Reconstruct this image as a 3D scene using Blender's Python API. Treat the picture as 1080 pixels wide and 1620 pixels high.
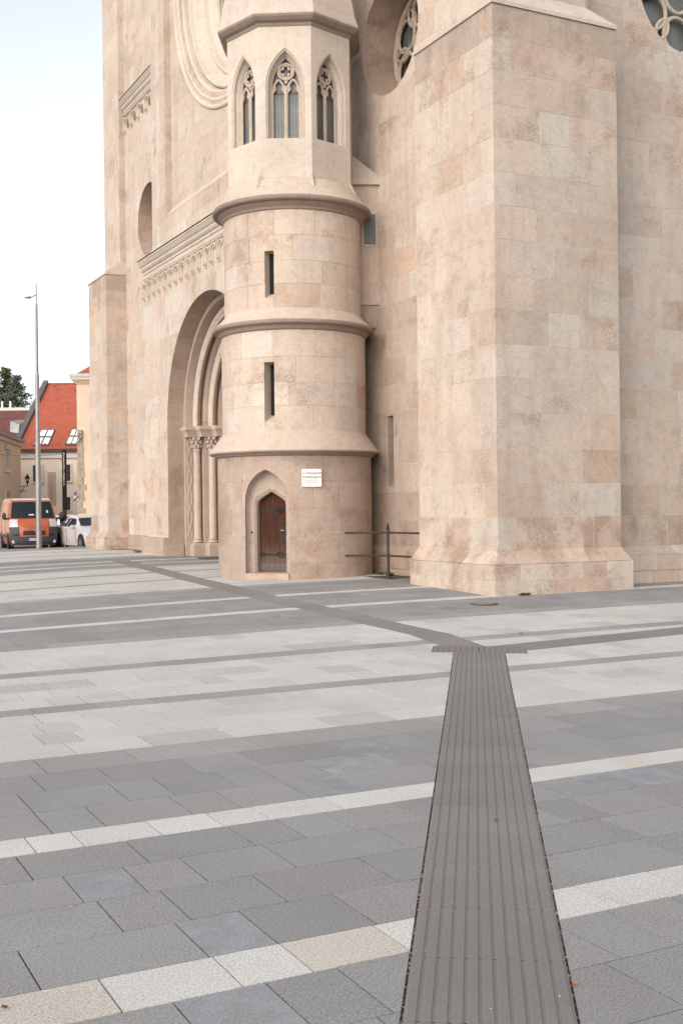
import bpy, bmesh, math, random
from mathutils import Vector, Matrix
R = math.radians
rng = random.Random(7)
for o in list(bpy.data.objects): bpy.data.objects.remove(o)
SC = bpy.context.scene
COL = SC.collection

# ------------------------------------------------------------------ camera, sky, sun, exposure
FPX, CAMH, ROLL, CX, CY = 1833.0, 1.78, 0.0112, 540.0, 803.0
TH = math.atan(931 / 1833.0)
cT, sT = math.cos(TH), math.sin(TH)
cam = bpy.data.cameras.new('camera')
cam.sensor_fit = 'VERTICAL'; cam.sensor_height = 36.0
cam.lens = 36.0 * FPX / 1620.0
cam.shift_y = -7.0 / 1620.0
cam.clip_start = 0.1; cam.clip_end = 2000
camo = bpy.data.objects.new('camera', cam); COL.objects.link(camo)
camo.location = (0, 0, CAMH); camo.rotation_euler = (R(90), ROLL, -TH)
SC.camera = camo

SUN_AZ, SUN_EL = R(-58), R(26)          # azimuth measured from -Y towards +X
to_sun = Vector((math.sin(SUN_AZ) * math.cos(SUN_EL), -math.cos(SUN_AZ) * math.cos(SUN_EL), math.sin(SUN_EL)))
wd = bpy.data.worlds.new('World'); SC.world = wd; wd.use_nodes = True
nt = wd.node_tree
sky = nt.nodes.new('ShaderNodeTexSky'); sky.sky_type = 'NISHITA'; sky.sun_disc = False
sky.sun_elevation = SUN_EL; sky.sun_rotation = math.atan2(to_sun.x, to_sun.y)
sky.air_density = 1.0; sky.dust_density = 1.6; sky.ozone_density = 0.6; sky.altitude = 250
hs = nt.nodes.new('ShaderNodeHueSaturation'); hs.inputs['Saturation'].default_value = 0.29
nt.links.new(sky.outputs[0], hs.inputs['Color'])
nt.links.new(hs.outputs[0], nt.nodes['Background'].inputs[0])
nt.nodes['Background'].inputs[1].default_value = 0.11
sl = bpy.data.lights.new('sun', 'SUN'); sl.energy = 0.85; sl.angle = R(75); sl.color = (1.0, 0.88, 0.76)
so = bpy.data.objects.new('sun', sl); COL.objects.link(so)
so.rotation_euler = (-to_sun).to_track_quat('-Z', 'Y').to_euler()
SC.view_settings.view_transform = 'Standard'; SC.view_settings.look = 'None'
SC.view_settings.exposure = 1.38; SC.view_settings.gamma = 1.0

# ------------------------------------------------------------------ geometry helpers
def px(p):
    X = p[0] * cT - p[1] * sT; Y = p[0] * sT + p[1] * cT
    if Y < 0.3: return None
    x = X / Y * FPX; y = -(p[2] - CAMH) / Y * FPX
    return (CX + x * math.cos(ROLL) + y * math.sin(ROLL), CY - x * math.sin(ROLL) + y * math.cos(ROLL))
def ray(x, y):
    dx, dy = x - CX, y - CY
    X = (dx * math.cos(ROLL) - dy * math.sin(ROLL)) / FPX; Z = -(dx * math.sin(ROLL) + dy * math.cos(ROLL)) / FPX
    return Vector((X * cT + sT, -X * sT + cT, Z))
def at(x, y, depth):
    """a point seen at photograph position x, y at a given distance in front of the viewer"""
    d = ray(x, y); return Vector((d.x * depth, d.y * depth, CAMH + d.z * depth))
def lerp(a, b, t): return a + (b - a) * t
def interp(x, xs, ys):
    if x <= xs[0]: return ys[0]
    for i in range(1, len(xs)):
        if x <= xs[i]: return lerp(ys[i-1], ys[i], (x - xs[i-1]) / (xs[i] - xs[i-1]))
    return ys[-1]
GV = [9.5, 10.5, 12.5, 14.6, 16.5, 18.6, 21, 26]; GG = [0, .001, .008, .014, .022, .028, .032, .036]
def zg(u, v):
    """height of the ground: the square rises gently towards the church and drops to the street behind"""
    U = max(u, -3.0) if u < 6 else 6 + 3.5 * (1 - math.exp(-(u - 6) / 3.5))
    z = U * interp(v, GV, GG)
    if v > 46.6:
        t = min(1, (v - 46.6) / 3.4); t = t * t * (3 - 2 * t)
        z = lerp(z, 0.11, t)
    return z

def newmesh(name, verts, faces, mats, smooth=None, midx=None, col=None):
    me = bpy.data.meshes.new(name)
    me.from_pydata([tuple(v) for v in verts], [], faces)
    if not isinstance(mats, (list, tuple)): mats = [mats]
    for m in mats: me.materials.append(m)
    if midx: me.polygons.foreach_set('material_index', midx)
    if smooth is True: me.polygons.foreach_set('use_smooth', [True] * len(faces))
    elif smooth:
        if any(smooth):
            me.polygons.foreach_set('use_smooth', [True] * len(faces)); me.update(); me.set_sharp_from_angle(angle=R(32))
    if col is not None: setcol(me, col)
    me.update()
    return me
def setcol(me, col):
    a = me.color_attributes.new('col', 'FLOAT_COLOR', 'POINT')
    if isinstance(col, list):
        flat = [c for q in col for c in q]
    else: flat = list(col) * len(me.vertices)
    a.data.foreach_set('color', flat)
def obj(name, me, parent=None):
    o = bpy.data.objects.new(name, me); COL.objects.link(o)
    if parent is not None:
        o.parent = parent; o.matrix_parent_inverse = PW(parent).inverted()
    return o
def PW(o):
    m = o.matrix_basis.copy()
    if o.parent: m = PW(o.parent) @ o.matrix_parent_inverse @ m
    return m
def tag(o, label, cat, group=None, kind=None):
    if label: o['label'] = label
    if cat: o['category'] = cat
    if group: o['group'] = group
    if kind: o['kind'] = kind
    return o
def empty(name, loc, rz=0, label=None, cat=None, group=None):
    o = bpy.data.objects.new(name, None); COL.objects.link(o)
    o.location = loc; o.rotation_euler = (0, 0, rz); o.empty_display_size = .2
    return tag(o, label, cat, group)
def copy_tree(o, parent=None):
    c = o.copy(); COL.objects.link(c); c.parent = parent
    for ch in list(o.children): copy_tree(ch, c)
    return c

class MB:
    """collects shapes into one mesh"""
    def __init__(s): s.v = []; s.f = []; s.s = []; s.m = []
    def add(s, verts, faces, smooth=False, mi=0):
        n = len(s.v); s.v += [Vector(v) for v in verts]
        s.f += [tuple(i + n for i in f) for f in faces]
        s.s += [smooth] * len(faces) if not isinstance(smooth, list) else smooth
        s.m += [mi] * len(faces)
        return s
    def box(s, x0, x1, y0, y1, z0, z1, mi=0):
        v = [(x0,y0,z0),(x1,y0,z0),(x1,y1,z0),(x0,y1,z0),(x0,y0,z1),(x1,y0,z1),(x1,y1,z1),(x0,y1,z1)]
        return s.add(v, [(0,3,2,1),(4,5,6,7),(0,1,5,4),(1,2,6,5),(2,3,7,6),(3,0,4,7)], mi=mi)
    def hexa(s, b, t, mi=0):
        return s.add(list(b) + list(t), [(0,3,2,1),(4,5,6,7),(0,1,5,4),(1,2,6,5),(2,3,7,6),(3,0,4,7)], mi=mi)
    def prism(s, poly, z0, z1, mi=0):
        n = len(poly)
        v = [(p[0],p[1],z0) for p in poly] + [(p[0],p[1],z1) for p in poly]
        return s.add(v, [tuple(reversed(range(n))), tuple(range(n, 2*n))] + [(i,(i+1)%n,n+(i+1)%n,n+i) for i in range(n)], mi=mi)
    def extr(s, poly, fn, d0, d1, mi=0):
        """poly = 2D points, fn(a, b, d) -> 3D point"""
        n = len(poly)
        v = [fn(p[0],p[1],d0) for p in poly] + [fn(p[0],p[1],d1) for p in poly]
        return s.add(v, [tuple(range(n)), tuple(reversed(range(n, 2*n)))] + [(i,n+i,n+(i+1)%n,(i+1)%n) for i in range(n)], mi=mi)
    def tube(s, pts, r, n=8, closed=False, cap=True, mi=0):
        pts = [Vector(p) for p in pts]; k = len(pts); vs = []; fs = []
        prev = None
        for i, p in enumerate(pts):
            if closed: t = pts[(i+1) % k] - pts[i-1]
            else: t = pts[min(i+1, k-1)] - pts[max(i-1, 0)]
            t.normalize()
            if prev is None:
                a = t.orthogonal().normalized()
            else:
                a = (prev - t * prev.dot(t)).normalized()
            prev = a; b = t.cross(a)
            rr = r[i] if isinstance(r, (list, tuple)) else r
            for j in range(n):
                q = 2 * math.pi * j / n
                vs.append(p + a * (rr * math.cos(q)) + b * (rr * math.sin(q)))
        for i in range(k if closed else k - 1):
            i2 = (i + 1) % k
            for j in range(n):
                fs.append((i*n+j, i*n+(j+1)%n, i2*n+(j+1)%n, i2*n+j))
        sm = [True] * len(fs)
        if cap and not closed:
            fs.append(tuple(reversed(range(n)))); fs.append(tuple(range((k-1)*n, k*n))); sm += [False, False]
        return s.add(vs, fs, sm, mi)
    def lathe(s, prof, c, n=48, a0=0, a1=2*math.pi, axis='z', mi=0):
        """prof = (radius, height); every profile step keeps its own crisp edge"""
        full = abs(a1 - a0 - 2*math.pi) < 1e-6
        for (r0, z0), (r1, z1) in zip(prof[:-1], prof[1:]):
            vs = []; fs = []
            m = n if full else n + 1
            for (r, z) in ((r0, z0), (r1, z1)):
                for j in range(m):
                    q = a0 + (a1 - a0) * j / n
                    if axis == 'z': vs.append((c[0] + r*math.cos(q), c[1] + r*math.sin(q), z))
                    else: vs.append((z, c[0] + r*math.cos(q), c[1] + r*math.sin(q)))
            for j in range(n):
                j2 = (j+1) % m
                fs.append((j, j2, m+j2, m+j))
            s.add(vs, fs, True, mi)
        return s
    def ball(s, c, r, n=8, m=6, sc=(1,1,1), mi=0):
        vs = []; fs = []
        for i in range(m+1):
            p = math.pi * i / m
            for j in range(n):
                q = 2*math.pi*j/n
                vs.append((c[0]+sc[0]*r*math.sin(p)*math.cos(q), c[1]+sc[1]*r*math.sin(p)*math.sin(q), c[2]+sc[2]*r*math.cos(p)))
        for i in range(m):
            for j in range(n):
                fs.append((i*n+j, (i+1)*n+j, (i+1)*n+(j+1)%n, i*n+(j+1)%n))
        return s.add(vs, fs, True, mi)
    def mesh(s, name, mats, col=None): return newmesh(name, s.v, s.f, mats, s.s, s.m, col)
    def build(s, name, mats, parent=None, col=None): return obj(name, s.mesh(name, mats, col), parent)

def outward(me):
    bm = bmesh.new(); bm.from_mesh(me); bmesh.ops.recalc_face_normals(bm, faces=bm.faces); bm.to_mesh(me); bm.free()
def boolean_cut(pairs):
    """pairs = [(object, [cutter objects])]: real openings cut out of real masonry"""
    for o, cs in pairs:
        outward(o.data)
        for c in cs:
            m = o.modifiers.new('cut', 'BOOLEAN'); m.operation = 'DIFFERENCE'; m.solver = 'EXACT'; m.object = c
    bpy.context.view_layer.update()
    dg = bpy.context.evaluated_depsgraph_get()
    res = []
    for o, cs in pairs:
        res.append(bpy.data.meshes.new_from_object(o.evaluated_get(dg), depsgraph=dg))
    for (o, cs), me in zip(pairs, res):
        o.modifiers.clear(); o.data = me

# ------------------------------------------------------------------ materials
def mat(name):
    m = bpy.data.materials.new(name); m.use_nodes = True
    t = m.node_tree; b = t.nodes['Principled BSDF']
    return m, t, b
def N(t, kind, **kw):
    n = t.nodes.new(kind)
    for k, v in kw.items():
        if k in n.inputs.keys(): n.inputs[k].default_value = v
        else: setattr(n, k, v)
    return n
def L(t, a, b): t.links.new(a, b)
def ramp(t, fac, stops):
    r = t.nodes.new('ShaderNodeValToRGB'); e = r.color_ramp.elements
    while len(e) < len(stops): e.new(0.5)
    for i, (p, c) in enumerate(stops):
        e[i].position = p; e[i].color = c if len(c) == 4 else (*c, 1)
    L(t, fac, r.inputs[0]); return r
def mixc(t, fac, a, b, mode='MIX'):
    m = t.nodes.new('ShaderNodeMix'); m.data_type = 'RGBA'; m.blend_type = mode
    if isinstance(fac, (int, float)): m.inputs[0].default_value = fac
    else: L(t, fac, m.inputs[0])
    for s, i in ((a, 6), (b, 7)):
        if isinstance(s, tuple): m.inputs[i].default_value = s if len(s) == 4 else (*s, 1)
        else: L(t, s, m.inputs[i])
    return m.outputs[2]
def plain(name, c, rough=0.7, metal=0.0, noise=0.12, scale=6.0, bump=0.0, spec=0.4):
    m, t, b = mat(name)
    g = N(t, 'ShaderNodeNewGeometry')
    n = N(t, 'ShaderNodeTexNoise', Scale=scale, Detail=6.0, Roughness=0.65); L(t, g.outputs['Position'], n.inputs['Vector'])
    r = ramp(t, n.outputs['Fac'], [(0.25, tuple(x*(1-noise*1.6) for x in c)), (0.75, tuple(min(1, x*(1+noise)) for x in c))])
    L(t, r.outputs[0], b.inputs['Base Color'])
    b.inputs['Roughness'].default_value = rough; b.inputs['Metallic'].default_value = metal
    b.inputs['Specular IOR Level'].default_value = spec
    if bump:
        bp = N(t, 'ShaderNodeBump', Strength=bump, Distance=0.01)
        n2 = N(t, 'ShaderNodeTexNoise', Scale=scale*8, Detail=4.0); L(t, g.outputs['Position'], n2.inputs['Vector'])
        L(t, n2.outputs['Fac'], bp.inputs['Height']); L(t, bp.outputs[0], b.inputs['Normal'])
    return m

def stone_material(name, pit=1.0, stain=0.5):
    m, t, b = mat(name)
    g = N(t, 'ShaderNodeNewGeometry'); P = g.outputs['Position']
    at_ = N(t, 'ShaderNodeAttribute', attribute_name='col'); c = at_.outputs['Color']; wear = at_.outputs['Alpha']
    def noise(scale, detail, rough, dist=0.0, vec=P):
        n = N(t, 'ShaderNodeTexNoise', Scale=scale, Detail=detail, Roughness=rough, Distortion=dist); L(t, vec, n.inputs['Vector']); return n.outputs['Fac']
    def mul(a_, b_):
        q = N(t, 'ShaderNodeMath', operation='MULTIPLY')
        for i, x in enumerate((a_, b_)):
            if isinstance(x, (int, float)): q.inputs[i].default_value = x
            else: L(t, x, q.inputs[i])
        return q.outputs[0]
    # large drift, mid mottling
    r0 = ramp(t, noise(.5, 4.0, .6), [(0.3, (0.90, 0.885, 0.875)), (0.7, (1.06, 1.05, 1.035))]); c = mixc(t, 1.0, c, r0.outputs[0], 'MULTIPLY')
    n1 = noise(5.5, 9.0, .74, .5)
    r1 = ramp(t, n1, [(0.30, (0.74, 0.70, 0.66)), (0.5, (1, 1, 1)), (0.72, (1.10, 1.10, 1.09))]); c = mixc(t, 0.62, c, r1.outputs[0], 'MULTIPLY')
    # rusty blotches of the shelly limestone, stronger on worn stones
    r2 = ramp(t, noise(2.4, 10.0, .76, .9), [(0.53, (0, 0, 0)), (0.66, (1, 1, 1))]); c = mixc(t, mul(mul(r2.outputs[0], wear), stain * .55), c, (0.37, 0.245, 0.175))
    # pale lime crust
    r6 = ramp(t, noise(3.1, 9.0, .7, .4), [(0.60, (0, 0, 0)), (0.70, (1, 1, 1))]); c = mixc(t, mul(mul(r6.outputs[0], wear), stain * .4), c, (0.56, 0.52, 0.47))
    # vertical rain streaks
    mp = N(t, 'ShaderNodeMapping'); mp.inputs['Scale'].default_value = (3.4, 3.4, 0.28); L(t, P, mp.inputs['Vector'])
    r3 = ramp(t, noise(1.0, 6.0, .62, 0.0, mp.outputs[0]), [(0.50, (0, 0, 0)), (0.72, (1, 1, 1))]); c = mixc(t, mul(r3.outputs[0], stain * .42), c, (0.31, 0.235, 0.19))
    # pits and shell holes
    pitf = None
    for sc_, lim in ((24.0, .30), (55.0, .34)):
        v = N(t, 'ShaderNodeTexVoronoi', Scale=sc_, Randomness=1.0); L(t, P, v.inputs['Vector'])
        th = N(t, 'ShaderNodeMapRange'); L(t, noise(1.7, 4.0, .6), th.inputs[0])
        th.inputs[1].default_value = 0.40; th.inputs[2].default_value = 0.70; th.inputs[3].default_value = 0.0; th.inputs[4].default_value = lim * pit
        lt = N(t, 'ShaderNodeMath', operation='LESS_THAN'); L(t, v.outputs['Distance'], lt.inputs[0]); L(t, mul(th.outputs[0], wear), lt.inputs[1])
        c = mixc(t, mul(lt.outputs[0], .38), c, (0.25, 0.17, 0.12))
        if pitf is None: pitf = lt.outputs[0]
        else:
            q = N(t, 'ShaderNodeMath', operation='MAXIMUM'); L(t, pitf, q.inputs[0]); L(t, lt.outputs[0], q.inputs[1]); pitf = q.outputs[0]
    n5 = noise(42.0, 4.0, .7)
    r5 = ramp(t, n5, [(0.28, (0.74, 0.72, 0.70)), (0.5, (1, 1, 1)), (0.72, (1.10, 1.10, 1.10))]); c = mixc(t, 0.9, c, r5.outputs[0], 'MULTIPLY')
    L(t, c, b.inputs['Base Color'])
    b.inputs['Roughness'].default_value = 0.9; b.inputs['Specular IOR Level'].default_value = 0.2
    s1 = N(t, 'ShaderNodeMath', operation='MULTIPLY_ADD'); L(t, pitf, s1.inputs[0]); s1.inputs[1].default_value = -.5; L(t, n1, s1.inputs[2])
    s2 = N(t, 'ShaderNodeMath', operation='MULTIPLY_ADD'); L(t, n5, s2.inputs[0]); s2.inputs[1].default_value = 0.6; L(t, s1.outputs[0], s2.inputs[2])
    bp = N(t, 'ShaderNodeBump', Strength=0.6, Distance=0.014); L(t, s2.outputs[0], bp.inputs['Height']); L(t, bp.outputs[0], b.inputs['Normal'])
    return m
STONE = stone_material('limestone_ashlar', 1.35, 0.8)
TRIM = stone_material('limestone_trim', 0.3, 0.22)
MORTAR = plain('lime_mortar', (0.51, 0.445, 0.385), 0.95, noise=0.1, scale=9)

def paving_material(name, speck=1.0):
    m, t, b = mat(name)
    g = N(t, 'ShaderNodeNewGeometry'); P = g.outputs['Position']
    a = N(t, 'ShaderNodeAttribute', attribute_name='col'); c = a.outputs['Color']
    n0 = N(t, 'ShaderNodeTexNoise', Scale=0.9, Detail=6.0, Roughness=0.6); L(t, P, n0.inputs['Vector'])
    r0 = ramp(t, n0.outputs['Fac'], [(0.3, (0.92, 0.91, 0.90)), (0.7, (1.06, 1.06, 1.06))])
    c = mixc(t, 1.0, c, r0.outputs[0], 'MULTIPLY')
    n1 = N(t, 'ShaderNodeTexNoise', Scale=95.0, Detail=3.0, Roughness=0.7); L(t, P, n1.inputs['Vector'])
    r1 = ramp(t, n1.outputs['Fac'], [(0.30, (0.55, 0.55, 0.56)), (0.48, (1, 1, 1)), (0.70, (1.35, 1.34, 1.32))])
    c = mixc(t, 1.0 * speck, c, r1.outputs[0], 'MULTIPLY')
    n2 = N(t, 'ShaderNodeTexNoise', Scale=320.0, Detail=1.0); L(t, P, n2.inputs['Vector'])
    r2 = ramp(t, n2.outputs['Fac'], [(0.35, (0.74, 0.74, 0.74)), (0.65, (1.2, 1.2, 1.2))])
    c = mixc(t, 1.0 * speck, c, r2.outputs[0], 'MULTIPLY')
    n3 = N(t, 'ShaderNodeTexNoise', Scale=3.3, Detail=8.0, Roughness=0.7); L(t, P, n3.inputs['Vector'])
    r3 = ramp(t, n3.outputs['Fac'], [(0.60, (0, 0, 0)), (0.75, (1, 1, 1))])
    f3 = N(t, 'ShaderNodeMath', operation='MULTIPLY'); L(t, r3.outputs[0], f3.inputs[0]); f3.inputs[1].default_value = 0.3
    c = mixc(t, f3.outputs[0], c, (0.20, 0.17, 0.145))
    n6 = N(t, 'ShaderNodeTexNoise', Scale=5.0, Detail=7.0, Roughness=.7); L(t, P, n6.inputs['Vector'])
    r6 = ramp(t, n6.outputs['Fac'], [(0.40, (0, 0, 0)), (0.66, (1, 1, 1))])
    f6 = N(t, 'ShaderNodeMath', operation='MULTIPLY'); L(t, r6.outputs[0], f6.inputs[0]); L(t, a.outputs['Alpha'], f6.inputs[1])
    c = mixc(t, f6.outputs[0], c, (.37, .395, .43))                     # lime bloom on single slabs
    L(t, c, b.inputs['Base Color'])
    b.inputs['Roughness'].default_value = 0.82; b.inputs['Specular IOR Level'].default_value = 0.3
    bp = N(t, 'ShaderNodeBump', Strength=0.35, Distance=0.003); L(t, n1.outputs['Fac'], bp.inputs['Height']); L(t, bp.outputs[0], b.inputs['Normal'])
    return m
PAVE = paving_material('granite_paving'); TACT = paving_material('tactile_concrete', 0.35)
SAND = plain('joint_sand', (0.10, 0.082, 0.066), 0.95, noise=0.5, scale=40)
ASPH = plain('asphalt', (0.17, 0.165, 0.16), 0.9, noise=0.25, scale=5)
IRON = plain('rusty_iron', (0.055, 0.04, 0.034), 0.65, 0.3, noise=0.4, scale=30, bump=0.3)
DARK = plain('dark_interior', (0.012, 0.011, 0.010), 0.8)

# ------------------------------------------------------------------ ground: sheet, square, street
def grid_mesh(us, vs, dz):
    V = [(u, v, zg(u, v) + dz(u, v)) for v in vs for u in us]; n = len(us)
    F = [(j*n+i, j*n+i+1, (j+1)*n+i+1, (j+1)*n+i) for j in range(len(vs)-1) for i in range(n-1)]
    return V, F
def frange(a, b, s):
    k = int(round((b - a) / s)); return [a + (b - a) * i / k for i in range(k + 1)]
us = [-700, -250, -90] + frange(-40, 60, 4) + [120, 300, 700]
vs = [-500, -150, -50] + frange(-12, 44, 4) + frange(45, 52, 1) + frange(56, 120, 8) + [180, 350, 900]
V, F = grid_mesh(us, vs, lambda u, v: -0.05 if v < 46.9 else 0.0)
ground = obj('ground', newmesh('ground', V, F, ASPH, True)); ground['kind'] = 'structure'
V, F = grid_mesh(frange(-14, 26, 1), frange(-6, 46.5, .75), lambda u, v: -0.014)
plaza = obj('plaza', newmesh('plaza', V, F, SAND, True)); plaza['kind'] = 'structure'

def clip(poly, p, n):
    """keep the side of a convex polygon where (x - p) . n >= 0"""
    out = []; k = len(poly)
    for i in range(k):
        a, b = poly[i], poly[(i+1) % k]
        da = (a[0]-p[0])*n[0] + (a[1]-p[1])*n[1]; db = (b[0]-p[0])*n[0] + (b[1]-p[1])*n[1]
        if da >= 0: out.append(a)
        if (da > 0 > db) or (da < 0 < db):
            t = da / (da - db); out.append((a[0]+(b[0]-a[0])*t, a[1]+(b[1]-a[1])*t))
    return out
def area(poly): return 0.5 * sum(a[0]*b[1]-b[0]*a[1] for a, b in zip(poly, poly[1:]+poly[:1]))
def subtract(poly, q):
    """convex polygon minus convex counter-clockwise polygon q -> convex pieces"""
    out = []; rest = poly
    for i in range(len(q)):
        a, b = q[i], q[(i+1) % len(q)]
        nin = (-(b[1]-a[1]), b[0]-a[0])
        o = clip(rest, a, (-nin[0], -nin[1]))
        if len(o) >= 3 and area(o) > 0.0004: out.append(o)
        rest = clip(rest, a, nin)
        if len(rest) < 3 or area(rest) < 1e-5: return out if len(out) else []
    return out
def overlaps(poly, q):
    r = poly
    for i in range(len(q)):
        a, b = q[i], q[(i+1) % len(q)]
        r = clip(r, a, (-(b[1]-a[1]), b[0]-a[0]))
        if len(r) < 3: return False
    return area(r) > 1e-4

# tactile guiding strips: centre lines with half width
TW = 0.3
def quad(p, q, w):
    d = Vector((q[0]-p[0], q[1]-p[1])).normalized(); n = Vector((-d.y, d.x))
    return [(p[0]-n.x*w, p[1]-n.y*w), (q[0]-n.x*w, q[1]-n.y*w), (q[0]+n.x*w, q[1]+n.y*w), (p[0]+n.x*w, p[1]+n.y*w)]
SD = Vector((.552, .834)).normalized(); SN = Vector((-SD.y, SD.x))
S1 = Vector((7.68, 11.55)); S0 = S1 - SD * 15.0
strips = []   # (name, p, q, halfwidth)
strips.append(((S0.x, S0.y), (S1.x, S1.y), TW))
bar_c = S1 + SD * 0.27
strips.append((tuple(bar_c - SN * -0.56), tuple(bar_c - SN * 0.56), 0.27))       # cross bar of the fork
LB = [(7.80, 11.98), (8.06, 13.3), (8.06, 19.0), (8.55, 24.5), (9.32, 31.0), (9.62, 33.4)]
for a, b in zip(LB[:-1], LB[1:]): strips.append((a, b, 0.27))
RB = [(8.02, 11.70), (11.3, 12.0), (16.5, 12.42)]
for a, b in zip(RB[:-1], RB[1:]): strips.append((a, b, 0.28))
FB = [(0.5, 34.4), (6.5, 34.55), (13.0, 33.7)]
for a, b in zip(FB[:-1], FB[1:]): strips.append((a, b, 0.30))
cuts = []
for i, (p, q, w) in enumerate(strips):
    e = 0.010 if i == 0 else 0.006
    d = (Vector(q) - Vector(p)).normalized() * (0.07 if 2 <= i < 2 + len(LB) - 1 else 0.006)
    cuts.append(quad((p[0]-d.x, p[1]-d.y), (q[0]+d.x, q[1]+d.y), w + e))

BANDS = [(-5.6, 'd'), (4.02, 'w'), (4.35, 'd'), (6.10, 'w'), (6.42, 'd'), (8.42, 'l'), (10.25, 'm'), (10.58, 'l'), (12.46, 'm'),
         (12.82, 'l'), (14.68, 'd'), (16.73, 'w'), (17.03, 'd'), (18.83, 'w'), (19.14, 'd'), (21.4, 'l'), (23.9, 'm'), (24.25, 'l'),
         (26.55, 'm'), (26.95, 'l'), (29.2, 'd'), (30.85, 'w'), (31.2, 'd'), (32.75, 'w'), (33.1, 'd'), (36.0, 'l'), (38.2, 'm'), (38.7, 'l'), (41.4, 'm'),
         (41.9, 'l'), (43.8, 'd'), (46.5, 'end')]
def slab_colour(k):
    j = rng.uniform(-1, 1); w = rng.uniform(-1, 1)
    if k == 'd':
        b = 0.25 + 0.022*j; c = (b*1.0, b*(.985-.004*w), b*(.97-.012*w))
        if rng.random() < 0.05: return (b*.86, b*.87, b*.89, rng.uniform(.2, .55))
    elif k == 'm': b = 0.28 + 0.025*j; c = (b, b*.98, b*.945)
    elif k == 'l':
        b = 0.475 + 0.026*j; c = (b, b*.98, b*(.935-.01*w))
        if rng.random() < .10: c = tuple(x*.88 for x in c)
    else:
        b = 0.51 + 0.035*j; c = (b, b*.98, b*.935)
        if rng.random() < .08: c = (b*.96, b*.89, b*.80)
    return (*c, 0)
slabs = []
for (v0, k), (v1, _) in zip(BANDS[:-1], BANDS[1:]):
    nrow = 1 if k in 'wm' else max(1, round((v1 - v0) / 0.45))
    for r_ in range(nrow):
        a = lerp(v0, v1, r_/nrow); b = lerp(v0, v1, (r_+1)/nrow)
        kk = k
        if k == 'd':
            prev = [x for x in BANDS if x[0] < v0 - 1e-6][-1:] ; nxt = [x for x in BANDS if x[0] >= v1 - 1e-6][:1]
            if r_ == nrow-1 and nxt and nxt[0][1] == 'l': kk = 'm2'
            if r_ == 0 and prev and prev[0][1] == 'l': kk = 'm2'
        umin = max(-12, 0.186*a - 3.0 if a > 0 else -4); umax = min(25, 0.945*b + 3.2 if b > 0 else 4)
        u = umin - rng.random()
        big = a > 20
        while u < umax:
            l_ = rng.choice([.30, .36, .42, .46, .52, .58, .66]) * (1.0 if not big else 1.7)
            if k == 'w': l_ = rng.choice([.25, .29, .36, .43, .46])
            if (u > 13.2 and a > 18.1) or (u > 12.95 and a > 20) or (abs(u-10.886) < 1.1 and abs((a+b)/2-23.729) < 1.1) or (11.6 < u and u+l_ < 14.4 and a > 17): u += l_; continue
            g = 0.0035 + rng.random()*0.0012
            if rng.random() < .05: g += .004
            poly = [(u+g, a+g), (u+l_-g, a+g), (u+l_-g, b-g), (u+g, b-g)]
            pcs = [poly]
            for q in cuts:
                nxt_ = []
                for p_ in pcs:
                    nxt_ += subtract(p_, q) if overlaps(p_, q) else [p_]
                pcs = nxt_
            c = slab_colour(k) if kk != 'm2' else (lambda b_: (b_, b_*.985, b_*.96, 0))(0.285 + rng.uniform(-.02, .02))
            if k == 'w' and v0 == 4.02 and any(u < q < u + l_ for q in (.82, 2.08)): c = (.48, .445, .398, 0)      # two tan stones in the nearest stripe
            for p_ in pcs:
                if area(p_) < 0.0004: continue
                dz = rng.uniform(-.0012, .0012); tx, ty = rng.uniform(-.0018, .0018), rng.uniform(-.0018, .0018)
                mx = sum(q[0] for q in p_)/len(p_); my = sum(q[1] for q in p_)/len(p_)
                top = [(q[0], q[1], zg(*q) + dz + tx*(q[0]-mx) + ty*(q[1]-my)) for q in p_]
                bot = [(q[0], q[1], q[2]-0.04) for q in top]
                n = len(top)
                slabs.append((bot + top, [tuple(range(n, 2*n))] + [(i, (i+1) % n, n+(i+1) % n, n+i) for i in range(n)], c))
            u += l_
def screen_area(verts, pad=0):
    ps = [px(v) for v in verts]
    if any(p is None for p in ps): return 0
    x0 = max(0, min(p[0] for p in ps)); x1 = min(1080, max(p[0] for p in ps)); y0 = max(0, min(p[1] for p in ps)); y1 = min(1620, max(p[1] for p in ps))
    return max(0, x1-x0) * max(0, y1-y0)
def hull_area(verts):
    ps = [px(v) for v in verts]
    if any(p is None for p in ps): return 0
    if max(p[0] for p in ps) < 2 or min(p[0] for p in ps) > 1078 or max(p[1] for p in ps) < 2 or min(p[1] for p in ps) > 1618: return 0
    return abs(area([(p[0], p[1]) for p in ps]))
order = sorted(range(len(slabs)), key=lambda i: -hull_area(slabs[i][0][len(slabs[i][0])//2:]))
def join_records(recs):
    V = []; F = []; C = []; S = []
    for r_ in recs:
        n = len(V); V += r_[0]; F += [tuple(i+n for i in f) for f in r_[1]]; C += [r_[2]]*len(r_[0]); S += r_[3] if len(r_) > 3 else [False]*len(r_[1])
    return V, F, C, S
for i in order[:298]:
    s = slabs[i]; obj('paving_slab', newmesh('paving_slab', s[0], s[1], PAVE, col=s[2]), plaza)
V, F, C, S = join_records([slabs[i] for i in order[298:]])
o = obj('distant_paving_slabs', newmesh('distant_paving_slabs', V, F, PAVE, col=C), plaza); o['kind'] = 'stuff'

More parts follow.
